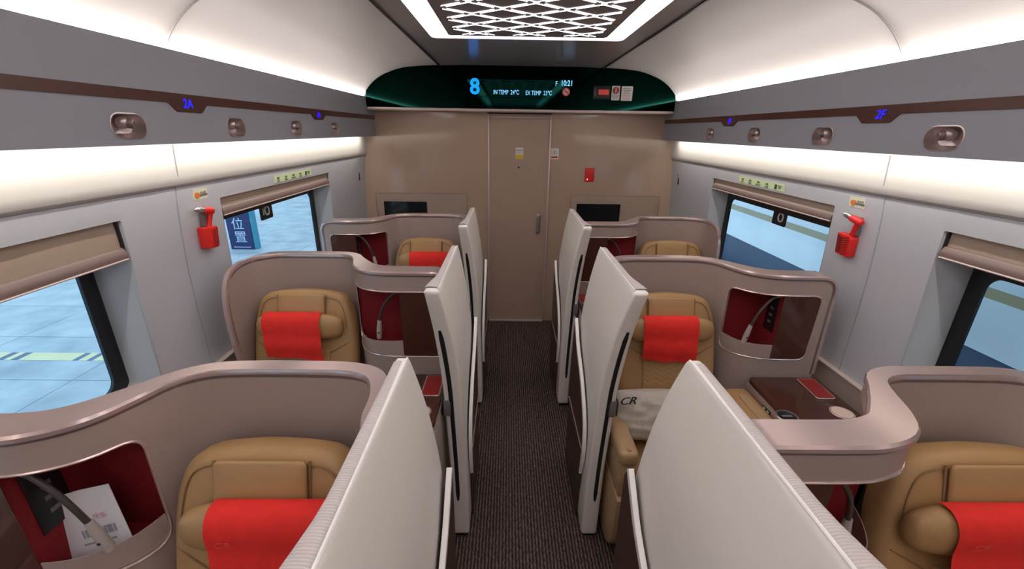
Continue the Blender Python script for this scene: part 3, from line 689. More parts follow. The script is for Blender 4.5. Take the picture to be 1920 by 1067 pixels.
class Path:
    def __init__(s, ctrl):
        p = catmull([(a, b, 0) for a, b in ctrl], 10); s.p = p; s.s = [0]
        for a, b in zip(p, p[1:]): s.s.append(s.s[-1]+(b-a).length)
        s.L = s.s[-1]
    def at(s, q):
        if q <= 0: i = 0; t = q/max(s.s[1], 1e-9)
        elif q >= s.L: i = len(s.p)-2; t = 1+(q-s.L)/(s.s[-1]-s.s[-2])
        else:
            lo, hi = 0, len(s.s)-1
            while hi-lo > 1:
                m_ = (lo+hi)//2
                if s.s[m_] <= q: lo = m_
                else: hi = m_
            i = lo; t = (q-s.s[i])/(s.s[i+1]-s.s[i])
        P = s.p[i]*(1-t)+s.p[i+1]*t
        def tan(k):
            k0 = max(0, k-1); k1 = min(len(s.p)-1, k+1); return (s.p[k1]-s.p[k0]).normalized()
        T = (tan(i)*(1-min(max(t, 0), 1))+tan(i+1)*min(max(t, 0), 1)).normalized()
        return P, Vector((T.y, -T.x, 0))      # normal towards the camera side (-v)
    def s_at_u(s, u):
        for i in range(len(s.p)-1):
            if s.p[i].x <= u <= s.p[i+1].x: return s.s[i]+(s.s[i+1]-s.s[i])*(u-s.p[i].x)/max(1e-9, s.p[i+1].x-s.p[i].x)
        return s.L
PATH = {'A': Path(PA), 'B': Path(PB)}
def sm(x, a, b):
    t = max(0, min(1, (x-a)/(b-a))); return t*t*(3-2*t)
def half(kind, u, v):
    """half thickness of the shell"""
    w = sm(-v, 0.05, 0.22)*(1 if (kind == 'A' and u > 0.9) or (kind == 'B' and u < 0.9) else 0)
    return (0.021-0.012*(sm(-v, 0.03, 0.12) if kind == 'B' and u > 1.2 else 0))+0.020*w
def mapper(kind, sg, Y):
    P = PATH[kind]
    def f(s_, z, d):
        p, n = P.at(s_); h = half(kind, p.x, p.y); k = sm(1.262-z, 0.0, 0.012)
        q = p+n*(d*h*(1-k)+(h-(1-d)*min(h, 0.010))*k)
        return Vector((sg*q.x, Y+q.y, z))
    return f
RTOP = 1.337
def shell(sg, row, Y):
    kind = TYPE[(sg, row)]; P = PATH[kind]; f = mapper(kind, sg, Y); side = 'left' if sg < 0 else 'right'
    mid = P.p[len(P.p)//2]
    t = thing('seat_shell', '%s %s taupe curved privacy shell with pink metallic rim, storage bay on its %s side' % (RN[row], side, 'window' if kind == 'A' else 'aisle'), 'seat shell', (sg*0.9, Y, 0), 'curved privacy shells')
    z0 = 0.012
    if kind == 'A':
        outer = rpoly([(0, z0), (P.L, z0), (P.L, RTOP), (0, RTOP)], [0, 0, 0.075, 0.03], 7)
        s0, s1 = P.s_at_u(1.000), P.s_at_u(1.338)
        hole = rpoly([(s0, 0.922), (s1-0.012, 0.922), (s1, 1.250), (s0, 1.250)], [0.055, 0.04, 0.04, 0.05], 6)
        sd = P.s_at_u(1.168); door = (sd, s1-0.004); lipr = (s0+0.004, sd)
    else:
        ed = catmull([(P.L-0.03, z0, 0), (P.L-0.028, 0.6, 0), (P.L-0.012, 0.88, 0), (P.L+0.004, 1.03, 0), (P.L+0.006, 1.15, 0), (P.L-0.012, 1.245, 0), (P.L-0.055, 1.308, 0), (P.L-0.13, RTOP-0.003, 0), (P.L-0.20, RTOP, 0)], 5)
        outer = dedupe([(0, z0)]+[(q.x, min(RTOP, q.y)) for q in ed]+[(0.03, RTOP), (0.01, RTOP-0.01), (0, RTOP-0.03)])
        s0, s1 = 0.012, P.s_at_u(0.832)
        hole = rpoly([(s0, 0.922), (s1, 0.922), (s1, 1.250), (s0, 1.250)], [0.01, 0.075, 0.01, 0.01], 7)
        sd = P.s_at_u(0.592); door = (s0+0.003, sd); lipr = (sd, s1-0.004)
    bm = nb(); slab(bm, subdiv(outer, 0.03), lambda a, b, d: f(a, b, d), 2.0, holes=[subdiv(hole, 0.03)], grid=(0.022, 0.05))
    obj('shell_body', bm, 'shell', t, smooth=30)
    # rim cap follows the top edge (and the free edge by the window)
    top = ccw(dedupe(outer)); top = subdiv(top, 0.02)
    zmin = 0.84 if kind == 'A' else 0.60
    run = [p for p in top if p[1] > 1.30 or (p[0] > P.L*0.6 and p[1] > zmin)]
    # order from window end over the top to the aisle end
    while math.hypot(run[0][0]-run[-1][0], run[0][1]-run[-1][1]) < 0.04: run.append(run.pop(0))
    run = dedupe([tuple(p) for p in run]); n = len(run)
    bm = nb(); prev = None
    prof = [(-1.16, -0.006), (-1.16, 0.004), (-1.02, 0.010), (1.02, 0.010), (1.16, 0.004), (1.16, -0.006)]
    for i, p in enumerate(run):
        a = Vector(run[max(0, i-1)]); b = Vector(run[min(n-1, i+1)]); e = (b-a).normalized(); no = Vector((e.y, -e.x))
        if no.dot(Vector((0.3, 1))) < 0: no = -no
        vv = [bm.verts.new(f(p[0]+no.x*k[1], p[1]+no.y*k[1], k[0])) for k in prof]
        if prev:
            for k in range(6): bm.faces.new((prev[k], prev[(k+1) % 6], vv[(k+1) % 6], vv[k]))
        else: bm.faces.new(vv)
        prev = vv
    bm.faces.new(prev[::-1]); obj('rim_cap', bm, 'rim', t, 'glossy pale pink metallic rim', smooth=28)
    bm = nb(); prev = None  # dark strip below the cap, its shadow line put in as colour
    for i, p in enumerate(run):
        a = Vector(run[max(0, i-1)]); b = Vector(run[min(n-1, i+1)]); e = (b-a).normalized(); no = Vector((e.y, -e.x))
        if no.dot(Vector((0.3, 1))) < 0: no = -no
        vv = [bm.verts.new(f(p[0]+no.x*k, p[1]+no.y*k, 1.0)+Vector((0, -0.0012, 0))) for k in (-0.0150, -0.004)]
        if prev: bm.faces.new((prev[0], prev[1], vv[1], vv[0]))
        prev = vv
    obj('rim_shadow_line', bm, 'bronze_dark', t, 'thin dark strip painted as the shadow line under the rim')
    # thin bright line round the bay opening
    bm = nb(); hp = [f(p[0], p[1], 1.04) for p in subdiv(hole, 0.02)]; tube(bm, hp, 0.0035, 6, closed=True); obj('bay_trim', bm, 'rimline', t, 'thin pink metal line around the bay')
    # storage bay box behind the opening
    if kind == 'A': xa, xb, xd = 0.972, 1.375, 1.170
    else: xa, xb, xd = 0.405, 0.835, 0.590
    ya = Y-0.115; yb = Y-0.262; hk = 0.75
    qs = [s_ for s_ in [P.s_at_u(xa)+(P.s_at_u(xb)-P.s_at_u(xa))*i/16 for i in range(17)]]
    front_ = [f(q, 0, hk) for q in qs]; front_ = [v for v in front_ if v.y < ya-0.004]
    if kind == 'A': ring = [Vector((front_[0].x, ya, 0))]+front_+[Vector((sg*xb, ya, 0))]
    else: ring = [Vector((sg*xa, ya, 0))]+front_+[Vector((front_[-1].x, ya, 0))]
    bm = nb(); cb_ = nb(); nr_ = len(ring)
    for (bb, zl_, zh_, e) in ((bm, .918, 1.254, 0.0), (cb_, .912, 1.259, 0.005)):
        R_ = [Vector((v.x, v.y+(e if i in (0, nr_-1) else 0), 0)) for i, v in enumerate(ring)]
        for z_ in (zl_, zh_): bb.faces.new([bb.verts.new((v.x, v.y, z_)) for v in R_])
        v0, v1 = R_[0], R_[-1]; bb.faces.new([bb.verts.new(w) for w in ((v0.x, v0.y, zl_), (v1.x, v1.y, zl_), (v1.x, v1.y, zh_), (v0.x, v0.y, zh_))])
        k_ = nr_-1 if kind == 'A' else 0; k2 = nr_-2 if kind == 'A' else 1
        v0, v1 = R_[k_], R_[k2]; bb.faces.new([bb.verts.new(w) for w in ((v0.x, v0.y, zl_), (v1.x, v1.y, zl_), (v1.x, v1.y, zh_), (v0.x, v0.y, zh_))])
        k_ = 0 if kind == 'A' else nr_-1; k2 = 1 if kind == 'A' else nr_-2
        v0, v1 = R_[k_], R_[k2]; bb.faces.new([bb.verts.new(w) for w in ((v0.x, v0.y, zl_), (v1.x, v1.y, zl_), (v1.x, v1.y, zh_), (v0.x, v0.y, zh_))])
    obj('bay_casing', cb_, 'shell', t)
    bay = obj('storage_bay', bm, 'lining', t, 'storage bay lined in dark red')
    bm = nb(); xi = xd
    bm.faces.new([bm.verts.new((sg*xi, v[0], v[1])) for v in ((ya, .92), (yb-0.033, .92), (yb-0.033, 1.255), (ya, 1.255))]); obj('bay_divider', bm, 'lining', bay)
    # dark door
    bm = nb(); dr = rpoly([(door[0], 0.928), (door[1]-0.006*(kind == 'A'), 0.928), (door[1], 1.246), (door[0], 1.246)], [0.01, 0.035 if kind == 'A' else 0.004, 0.035 if kind == 'A' else 0.004, 0.004], 4)
    slab(bm, subdiv(dr, 0.03), lambda a, b, d: f(a, b, 0.86+d), 0.16, grid=(0.03, 0.1)); obj('bay_door', bm, 'brown', t, 'glossy dark brown bay door')
    # lip pocket
    lz = 1.000
    bm = nb(); lp = rpoly([(lipr[0], 0.926), (lipr[1], 0.926), (lipr[1], lz-0.004), ((lipr[0]+lipr[1])/2, lz-0.008), (lipr[0], lz+0.004)], [0.05 if kind == 'A' else 0.002, 0.002 if kind == 'A' else 0.06, 0.002, 0.05, 0.002], 5)
    slab(bm, subdiv(lp, 0.02), lambda a, b, d: f(a, b, 0.55+d), 0.24, grid=(0.02, 0.03)); obj('bay_pocket', bm, 'shell', t, 'taupe front pocket of the bay')
    # sockets on the side of the door housing
    if kind == 'A':
        bm = nb(); box(bm, sg*(xd-0.005), sg*(xd-0.0005), Y-0.262, Y-0.185, 1.045, 1.225, 0.004); sk = obj('socket_panel', bm, 'black', bay)
        for k in range(3):
            bm = nb(); box(bm, sg*(xd-0.0065), sg*(xd-0.005), Y-0.235, Y-0.212, 1.085+k*0.035, 1.097+k*0.035); obj('socket', bm, 'bracket', sk)
    # reading lamp on a flexible arm
    if kind == 'A': pts = [(xd-0.016, -0.266, 1.236), (xd-0.045, -0.268, 1.222), (xd-0.075, -0.266, 1.180), (xd-0.096, -0.262, 1.130), (xd-0.108, -0.256, 1.080)]; e0, e1 = (xd-0.109, -0.256, 1.083), (xd-0.122, -0.246, 0.985)
    else: pts = [(xd+0.012, -0.262, 1.236), (xd+0.045, -0.264, 1.222), (xd+0.082, -0.256, 1.180), (xd+0.108, -0.246, 1.130), (xd+0.122, -0.238, 1.080)]; e0, e1 = (xd+0.123, -0.238, 1.083), (xd+0.134, -0.232, 0.985)
    L3 = lambda p: (sg*p[0], Y+p[1], p[2])
    bm = nb(); tube(bm, [tuple(v) for v in catmull([L3(p) for p in pts], 8)], 0.0068, 10); la = obj('lamp_arm', bm, 'cord', t, 'black flexible lamp arm')
    bm = nb(); tube(bm, [L3(e0), tuple((Vector(L3(e0))+Vector(L3(e1)))/2), L3(e1)], [0.009, 0.0125, 0.0115], 14); lh = obj('lamp_head', bm, 'greyplastic', la, 'pale grey lamp head')
    c_ = (Vector(L3(e0))*0.35+Vector(L3(e1))*0.65); bm = nb(); bmesh.ops.create_uvsphere(bm, u_segments=10, v_segments=6, radius=0.0045, matrix=Matrix.Translation(c_+Vector((0, -0.011, 0)))); obj('lamp_button', bm, 'black', lh)
    bm = nb(); p0 = L3(pts[0]); box(bm, p0[0]-0.014, p0[0]+0.014, p0[1]-0.012, p0[1]+0.012, p0[2]-0.002, p0[2]+0.012, 0.003); obj('lamp_mount', bm, 'greyplastic', la)
    return t
def console(sg, row, Y):
    """side table beside the seat, under the storage bay"""
    kind = TYPE[(sg, row)]; side = 'left' if sg < 0 else 'right'
    def U(w): return sg*((1.405-w) if kind == 'A' else (0.388+w))
    t = thing('side_console', '%s %s side table with dark glossy top, red inset and round coaster, %s' % (RN[row], side, 'by the window' if kind == 'A' else 'by the aisle'), 'side table', (U(0.17), Y-0.5, 0), 'side tables beside the seats')
    y1 = Y-0.302; y0 = Y-0.70; wi = 0.34
    bm = nb(); box(bm, U(0.0), U(wi-0.012), y0+0.02, y1, 0.0, 0.795, 0.006); cb = obj('cabinet', bm, 'shell', t)
    bm = nb(); pl = [(0.0, y0), (wi, y0), (wi, y1), (0.0, y1)]
    pl = rpoly(pl, [0.05, 0.05, 0.035, 0.0], 6); slab(bm, [(U(a), b) for a, b in pl], XY(0.8005), 0.011, 0.003, nr=2); obj('table_edge', bm, 'rim', t, 'silvery pink table edge')
    bm = nb(); pl2 = inset(ccw(pl), 0.004); slab(bm, [(U(a), b) for a, b in pl2], XY(0.818), 0.024, 0.003, nr=2); tp = obj('table_top', bm, 'brown', t, 'glossy dark brown table top')
    bm = nb(); q = [(0.018, y1-0.018), (0.110, y1-0.018), (0.118, y1-0.185), (0.030, y1-0.185)] if kind == 'A' else [(0.012, y1-0.018), (0.098, y1-0.018), (0.098, y1-0.185), (0.012, y1-0.185)]
    slab(bm, [(U(a), b) for a, b in rpoly(q, 0.014, 4)], XY(0.8315), 0.003, 0.001, nr=1); ri = obj('inset_frame', bm, 'rimline', t, 'pink metal frame')
    bm = nb(); slab(bm, [(U(a), b) for a, b in inset(ccw(rpoly(q, 0.014, 4)), 0.006)], XY(0.8335), 0.002); obj('red_inset', bm, 'burgundy', ri, 'dark red inset pad')
    cc = (U(0.080), y1-0.285) if kind == 'A' else (U(0.075), y1-0.30)
    circ = lambda r_, k=28: [(cc[0]+r_*math.cos(2*math.pi*i/k), cc[1]+r_*math.sin(2*math.pi*i/k)) for i in range(k)]
    bm = nb(); slab(bm, circ(0.047), XY(0.8315), 0.003, 0.001, nr=1, holes=[circ(0.041)]); co = obj('coaster_ring', bm, 'rimline', t)
    bm = nb(); slab(bm, circ(0.040), XY(0.8325), 0.003); obj('coaster_pad', bm, 'coaster', co, 'patterned beige coaster pad')
    # side edge with USB ports and round cup recess at the seat side corner
    uu = U(wi-0.010)
    bm = nb(); box(bm, U(wi-0.0), U(wi-0.012), y0+0.05, y1-0.01, 0.752, 0.797, 0.003); sd = obj('port_strip', bm, 'rim', t)
    bm = nb(); box(bm, U(wi+0.002), U(wi-0.002), y1-0.225, y1-0.165, 0.766, 0.786, 0.001); us = obj('usb_ports', bm, 'black', sd)
    for k in range(2):
        bm = nb(); box(bm, U(wi+0.003), U(wi+0.001), y1-0.215+k*0.028, y1-0.200+k*0.028, 0.772, 0.781); obj('port', bm, 'sticker_white', us)
    c2 = (U(wi-0.005), y1-0.315); k_ = 24
    cr = lambda r_: [(c2[0]+r_*math.cos(2*math.pi*i/k_), c2[1]+r_*math.sin(2*math.pi*i/k_)) for i in range(k_)]
    bm = nb(); slab(bm, cr(0.044), XY(0.832), 0.010, 0.002, nr=1, holes=[cr(0.037)]); ch = obj('cup_holder', bm, 'steel', t, 'silver rimmed round cup holder')
    bm = nb(); slab(bm, cr(0.038), XY(0.829), 0.004); obj('cup_well', bm, 'black', ch)
    bm = nb(); box(bm, c2[0]-0.022, c2[0]+0.022, c2[1]-0.006, c2[1]+0.006, 0.831, 0.838, 0.003); obj('cup_spring', bm, 'bracket', ch)
    return t
def seat(sg, row, Y):
    kind = TYPE[(sg, row)]; side = 'left' if sg < 0 else 'right'
    uc = 0.696 if kind == 'A' else 1.098
    hw = 0.242 if kind == 'A' else 0.250
    t = thing('lounge_seat', '%s %s tan leather seat with headrest bolster, %s' % (RN[row], side, 'beside the aisle divider' if kind == 'A' else 'beside the window wall'), 'seat', (sg*uc, Y-0.4, 0), 'tan leather seats')
    lean = 0.19/0.70
    def f0(a, b, d):       # a across, b height, d towards the passenger; plane leans back
        y = -0.155-(1.205-b)*lean
        nrm = Vector((0, -math.cos(math.atan(lean)), math.sin(math.atan(lean))))
        return Vector((sg*(uc+a), Y+y, b))+nrm*d
    def F(off): return lambda a, b, d: f0(a, b, d+off)
    out = rpoly([(-hw, 0.42), (hw, 0.42), (hw, 0.93), (hw-0.012, 1.09), (hw-0.055, 1.188), (0, 1.208), (-hw+0.055, 1.188), (-hw+0.012, 1.09), (-hw, 0.93)], [0.02, 0.02, 0.1, 0.1, 0.06, 0.2, 0.06, 0.1, 0.1], 5)
    bm = nb(); slab(bm, subdiv(out, 0.03), F(-0.050), 0.10, 0.035, nr=5, grid=(0.035, 0.035), crown=0.006); obj('backrest', bm, 'leather', t, smooth=60)
    # raised frame line over the top
    bm = nb(); pts = [f0(p[0], p[1], 0.002) for p in subdiv(inset(ccw(out), 0.030), 0.02) if p[1] > 1.02]
    pts.sort(key=lambda v: sg*v.x); tube(bm, pts, 0.0020, 6); obj('top_piping', bm, 'leather_dark', t, 'darker leather piping')
    for s2 in (-1, 1):
        bm = nb(); tube(bm, [f0(s2*(hw-0.022), 0.958, -0.004), f0(s2*(hw-0.06), 0.938, 0.005), f0(s2*0.13, 0.905, 0.009)], 0.0024, 6); obj('shoulder_seam', bm, 'leather_dark', t)
    bm = nb(); slab(bm, subdiv(rpoly([(-0.128, 0.47), (0.128, 0.47), (0.128, 0.925), (-0.128, 0.925)], 0.015, 3), 0.03), F(0.005), 0.016, 0.006, nr=2, grid=(0.03, 0.03)); obj('quilted_panel', bm, 'quilt', t, 'quilted back panel with wavy stitching', smooth=60)
    bm = nb(); slab(bm, subdiv(rrect(-0.112, 1.03, 0.112, 1.182, (0.006, 0.006, 0.014, 0.014), 3), 0.03), F(0.014), 0.014, 0.006, nr=2, grid=(0.03, 0.03), crown=0.003); obj('headrest_flap', bm, 'leather', t, smooth=60)
    for s2 in (-1, 1):   # dark gap either side of the flap
        bm = nb(); tube(bm, [f0(s2*0.1155, 1.178, 0.006), f0(s2*0.1155, 1.08, 0.006), f0(s2*0.118, 1.04, 0.006)], 0.0035, 6); obj('flap_seam', bm, 'leather_dark', t)
    hx = {3: -0.030, 2: -0.004, 1: -0.008}[row]
    bm = nb(); c0 = f0(hx, 1.035, 0.036); ell(bm, (c0.x, c0.y, c0.z), 0.203, 0.041, 0.066, 0.55); obj('headrest_bolster', bm, 'leather', t, 'rounded bolster headrest', smooth=70)
    # cushion, leg rest, base
    def cush(name, x0, x1, y0, y1, z0, z1, r, mt='leather', pr=t):
        bm = nb(); box(bm, x0, x1, y0, y1, z0, z1, r, 4); return obj(name, bm, mt, pr, smooth=60)
    X0, X1 = sg*(uc-hw+0.02), sg*(uc+hw-0.02)
    cush('seat_cushion', X0, X1, Y-0.86, Y-0.30, 0.36, 0.50, 0.035)
    cush('cushion_center', sg*(uc-0.125), sg*(uc+0.125), Y-0.845, Y-0.34, 0.455, 0.512, 0.02)
    cush('leg_rest', X0, X1, Y-0.905, Y-0.83, 0.14, 0.43, 0.025)
    cush('seat_base', X0, X1, Y-0.80, Y-0.25, 0.0, 0.37, 0.01, 'brown_panel')
    # armrest on the table side
    if kind == 'A': a0, a1 = 0.938, 1.062
    else: a0, a1 = 0.735, 0.850
    bm = nb(); box(bm, sg*a0, sg*a1, Y-0.82, Y-0.325, 0.64, 0.792, 0.035, 4); ar = obj('table_armrest', bm, 'leather', t, smooth=60)
    bm = nb(); xm = (a0+a1)/2; slab(bm, rrect(xm-0.022, Y-0.62, xm+0.022, Y-0.40, 0.018, 5), lambda a, b, d: Vector((sg*a, b, 0.794+d)), 0.008, 0.003, nr=2); obj('armrest_lid', bm, 'tanplastic', ar)
    bm = nb(); box(bm, sg*(a0+0.012), sg*(a1-0.012), Y-0.80, Y-0.33, 0.0, 0.66); obj('armrest_panel', bm, 'brown_panel', ar)
    # armrest on the free side
    if kind == 'A':
        bm = nb(); box(bm, sg*0.378, sg*0.462, Y-0.665, Y-0.30, 0.60, 0.675, 0.025, 4); ar = obj('aisle_armrest', bm, 'tanplastic', t, smooth=60)
        bm = nb(); box(bm, sg*0.385, sg*0.452, Y-0.655, Y-0.30, 0.44, 0.61, 0.006); obj('armrest_post', bm, 'tanplastic', ar)
        bm = nb(); slab(bm, rpoly([(Y-0.675, 0.43), (Y-0.30, 0.43), (Y-0.30, 0.09), (Y-0.54, 0.06), (Y-0.655, 0.13)], [0.01, 0, 0, 0.05, 0.08], 5), lambda a, b, d: Vector((sg*(0.420+d), a, b)), 0.075, 0.008, nr=2); obj('armrest_bracket', bm, 'tanplastic', ar)
        bm = nb(); bmesh.ops.create_uvsphere(bm, u_segments=12, v_segments=6, radius=0.010, matrix=Matrix.Translation((sg*0.42, Y-0.640, 0.674))); obj('armrest_button', bm, 'tanplastic', ar)
    else:
        bm = nb(); box(bm, sg*1.372, sg*1.450, Y-0.80, Y-0.36, 0.55, 0.64, 0.025, 4); ar = obj('window_armrest', bm, 'tanplastic', t, smooth=60)
        bm = nb(); box(bm, sg*1.385, sg*1.440, Y-0.78, Y-0.36, 0.0, 0.56); obj('armrest_post', bm, 'brown_panel', ar)
    # headrest cover: red cloth over the bolster
    tw = {(-1, 3): (-0.060, 0.150), (-1, 2): (0.020, 0.134), (-1, 1): (-0.028, 0.136), (1, 3): (-0.008, 0.150), (1, 2): (-0.020, 0.130), (1, 1): (0.03, 0.14)}[(sg, row)]
    if not (sg > 0 and row == 1):
        mid = tw[0]; ht = tw[1]
        tk = thing('headrest_cloth', 'red cloth draped over the headrest of the %s %s seat' % (RN[row], side), 'headrest cover', (sg*(uc+mid), c0.y-0.05, 0.87), 'red headrest cloths')
        bm = nb(); prof = []
        by, bz = 0.0475, 0.0725
        for k in range(8): th = math.radians(165-k*165/7*0.98); prof.append((c0.y+by*math.cos(math.pi-th)*-1, c0.z+bz*math.sin(th)))
        prof = []
        for k in range(13):
            th = math.radians(62+k*110/12)
            ex = 0.9
            prof.append((c0.y+by*math.copysign(abs(math.cos(th))**ex, math.cos(th)), c0.z+bz*abs(math.sin(th))**ex))
        zl = 0.898
        yb_ = c0.y-by-0.003
        n2 = 9
        for k in range(1, n2+1): prof.append((yb_-0.001+0.005*math.sin(k*0.9), prof[12][1]+(zl-prof[12][1])*k/n2))
        NX = 26; rows_ = []
        rnd = random.Random(row*7+sg)
        ph = rnd.random()*6
        for j, (yy, zz) in enumerate(prof):
            rw = []
            for i in range(NX+1):
                a = -1+2*i/NX; hang = max(0, j-12)/n2
                dy = 0.004*hang*math.sin(a*7+ph)+0.0025*math.sin(a*13+j*0.6+ph)*(0.3+hang)
                rw.append(bm.verts.new((sg*(uc+mid)+a*ht+0.004*hang, yy-abs(dy)-0.001, zz+hang*(-0.010*a+0.004*math.sin(a*5+ph)))))
            rows_.append(rw)
        for j in range(len(prof)-1):
            for i in range(NX): bm.faces.new((rows_[j][i], rows_[j][i+1], rows_[j+1][i+1], rows_[j+1][i]))
        ge = bmesh.ops.solidify(bm, geom=bm.faces[:], thickness=0.003)
        obj('cloth', bm, 'towel', tk, smooth=80)
        text('woven_logo', 'CR', 0.022, 'towelmark', tk, (sg*(uc+mid)-ht*0.70, c0.y-by-0.0115, c0.z+0.012), (1, 0, 0), (0, 0, 1), shear=0.3, sx=1.3)
    return t
def wing(sg, row, Y):
    side = 'left' if sg < 0 else 'right'
    t = thing('aisle_divider', '%s white sail shaped privacy divider on the %s side of the aisle' % (RN[row], side), 'privacy divider', (sg*0.32, Y-0.3, 0), 'white aisle dividers')
    front = [(-0.500, 0.02), (-0.505, 0.30), (-0.518, 0.60), (-0.545, 0.90), (-0.600, 1.17), (-0.690, 1.405)]
    fr = [(p.x, p.y) for p in catmull([(a, b, 0) for a, b in front], 5)]
    back = [(-0.058, 1.410), (-0.020, 1.30), (0.010, 1.18), (0.030, 1.05), (0.040, 0.95), (0.050, 0.02)]
    poly = [(0.05, 0.02)]+[]; poly = fr+back
    n = len(fr)
    poly = rpoly(poly, [0.02]+[0]*(n-2)+[0.022]+[0.022, 0.05, 0.05, 0.05, 0.0, 0.0], 5)
    def vfz(z):
        for (a, b), (c, d) in zip(fr, fr[1:]):
            if b <= z <= d: return a+(c-a)*(z-b)/(d-b)
        return fr[0][0] if z < 0.1 else fr[-1][0]
    def uin(v, z):
        return 0.283+0.010*sm(z, 0.2, 0.9)+0.055*max(0, (z-0.85)/0.56)**1.5
    def uout(v, z):
        w = sm(vfz(z)+0.20-v, 0.0, 0.19)        # thicker towards the leading edge
        base = 0.362+0.012*sm(z, 0.3, 1.0)+0.030*max(0, (z-0.9)/0.51)**1.3
        thin = uin(v, z)+0.031
        return thin*(1-w)+base*w
    def f(a, b, d):
        k = (d+0.04)/0.08      # 0 outer .. 1 inner (aisle side)
        ui, uo = uin(a, b), uout(a, b); return Vector((sg*(uo+(ui-uo)*k), Y+a, b))
    bm = nb(); slab(bm, subdiv(poly, 0.035), f, 0.08, 0.014, nr=4, grid=(0.05, 0.05), sides=0)
    # outer face and top edge carry the ribbed fabric
    bm.faces.ensure_lookup_table()
    obj('divider_body', bm, 'wing', t, smooth=50)
    # ribbed fabric along the top edge and outer face
    def fo(a, b, d): return Vector((sg*(uout(a, b)+0.0012-d), Y+a, b))
    ip = inset(ccw(dedupe(poly)), 0.016)
    bm = nb(); slab(bm, subdiv([p for p in ip if p[1] > 0.2], 0.04), lambda a, b, d: fo(a, b, -d), 0.0016, grid=(0.05, 0.05)); obj('fabric_face', bm, 'ribbed', t, 'ribbed pale fabric on the seat side', smooth=50)
    # ribbed strip wrapped over the top edge
    bm = nb(); prev = None; K = 14
    for i in range(K+1):
        v = -0.660+(0.575)*i/K; vv = []
        for k in range(7):
            a_ = math.pi*k/6; ui = uin(v, 1.41)+0.006; uo = uout(v, 1.41)+0.002
            vv.append(bm.verts.new((sg*((ui+uo)/2-(uo-ui)/2*math.cos(a_)), Y+v, 1.4040+0.0072*math.sin(a_)**0.7)))
        if prev:
            for k in range(6): bm.faces.new((prev[k], prev[k+1], vv[k+1], vv[k]))
        prev = vv
    obj('top_fabric', bm, 'ribbed', t, 'ribbed fabric strip on the top edge', smooth=60)
    # white line painting the highlight on the bevel between fabric and aisle face
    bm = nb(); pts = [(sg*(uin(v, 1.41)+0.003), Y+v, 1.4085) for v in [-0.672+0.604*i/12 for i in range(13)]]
    tube(bm, pts, 0.0032, 6); obj('edge_highlight', bm, 'wingline', t, 'thin white line painted as the bevel highlight')
    # black slot on the leading edge
    bm = nb(); prev = None
    def vf(z):
        for (a, b), (c, d) in zip(fr, fr[1:]):
            if b <= z <= d: return a+(c-a)*(z-b)/(d-b)
        return fr[0][0]
    for i in range(25):
        z = 0.25+(1.215-0.25)*i/24; v = vf(z)-0.0015; um = uin(v, z)*0.38+uout(v, z)*0.62; w_ = 0.0100*(1 if 0 < i < 24 else 0.55)
        vv = [bm.verts.new((sg*(um+s2), Y+v+dy, z)) for s2, dy in ((-w_, 0.002), (-w_*0.8, -0.0015), (w_*0.8, -0.0015), (w_, 0.002))]
        if prev:
            for k in range(3): bm.faces.new((prev[k], prev[k+1], vv[k+1], vv[k]))
        prev = vv
    obj('slot_strip', bm, 'slot', t, 'black vertical slot in the leading edge')
    bm = nb(); prev = None
    z = 0.80; v = vf(z); um = uin(v, z)*0.38+uout(v, z)*0.62
    box(bm, sg*(um+0.004), sg*(uout(v, z)+0.004), Y+v-0.008, Y+v+0.045, 0.765, 0.845, 0.003); br = obj('slider_bracket', bm, 'bracket', t, 'grey sliding bracket')
    bm = nb(); box(bm, sg*(uout(v, z)+0.004), sg*(uout(v, z)+0.012), Y+v-0.004, Y+v+0.045, 0.768, 0.842, 0.003); obj('bracket_pad', bm, 'black', br)
    bm = nb(); box(bm, sg*0.300, sg*0.350, Y-0.485, Y+0.04, 0.0, 0.03); obj('floor_foot', bm, 'black', t)
    # lower dark side panel on the aisle side
    p = thing('aisle_side_panel', 'dark brown lower panel with curved silver edge under the %s %s divider' % (RN[row], side), 'side panel', (sg*0.277, Y-0.2, 0), 'dark lower aisle panels')
    edge = [(0.022, 0.985), (-0.035, 0.930), (-0.105, 0.868), (-0.240, 0.790), (-0.330, 0.715), (-0.395, 0.640), (-0.428, 0.545), (-0.428, 0.43), (-0.400, 0.32), (-0.375, 0.16), (-0.37, 0.01)]
    ec = [(q.x, q.y) for q in catmull([(a, b, 0) for a, b in edge], 5)]
    pl = ec+[(0.065, 0.01), (0.065, 0.93)]
    pl = rpoly(pl, [0.012]+[0]*(len(ec)-1)+[0, 0.02], 4)
    bm = nb(); slab(bm, subdiv(pl, 0.04), lambda a, b, d: Vector((sg*(0.2765-d), Y+a, b)), 0.011, 0.002, nr=1, grid=(0.08, 0.08)); obj('panel', bm, 'brown_panel', p)
    bm = nb(); e2 = [q for q in ec if q[1] > 0.30]; prev = None
    for i, q in enumerate(e2):
        a = Vector(e2[max(0, i-1)]); b = Vector(e2[min(len(e2)-1, i+1)]); e = (b-a).normalized(); no = Vector((e.y, -e.x))
        if no.x > 0: no = -no
        w0 = 0.004
        tk_ = 1.0 if q[1] > 0.42 else max(0.25, (q[1]-0.28)/0.14)
        pr = [(0.2655, -0.018), (0.2655, w0), (0.268, w0+0.002), (0.2815, w0+0.002), (0.2822, -0.004), (0.2815, -0.018)]
        vv = [bm.verts.new((sg*x, Y+q[0]+no.x*d*tk_, q[1]+no.y*d*tk_)) for x, d in pr]
        if prev:
            for k in range(6): bm.faces.new((prev[k], prev[(k+1) % 6], vv[(k+1) % 6], vv[k]))
        else: bm.faces.new(vv)
        prev = vv
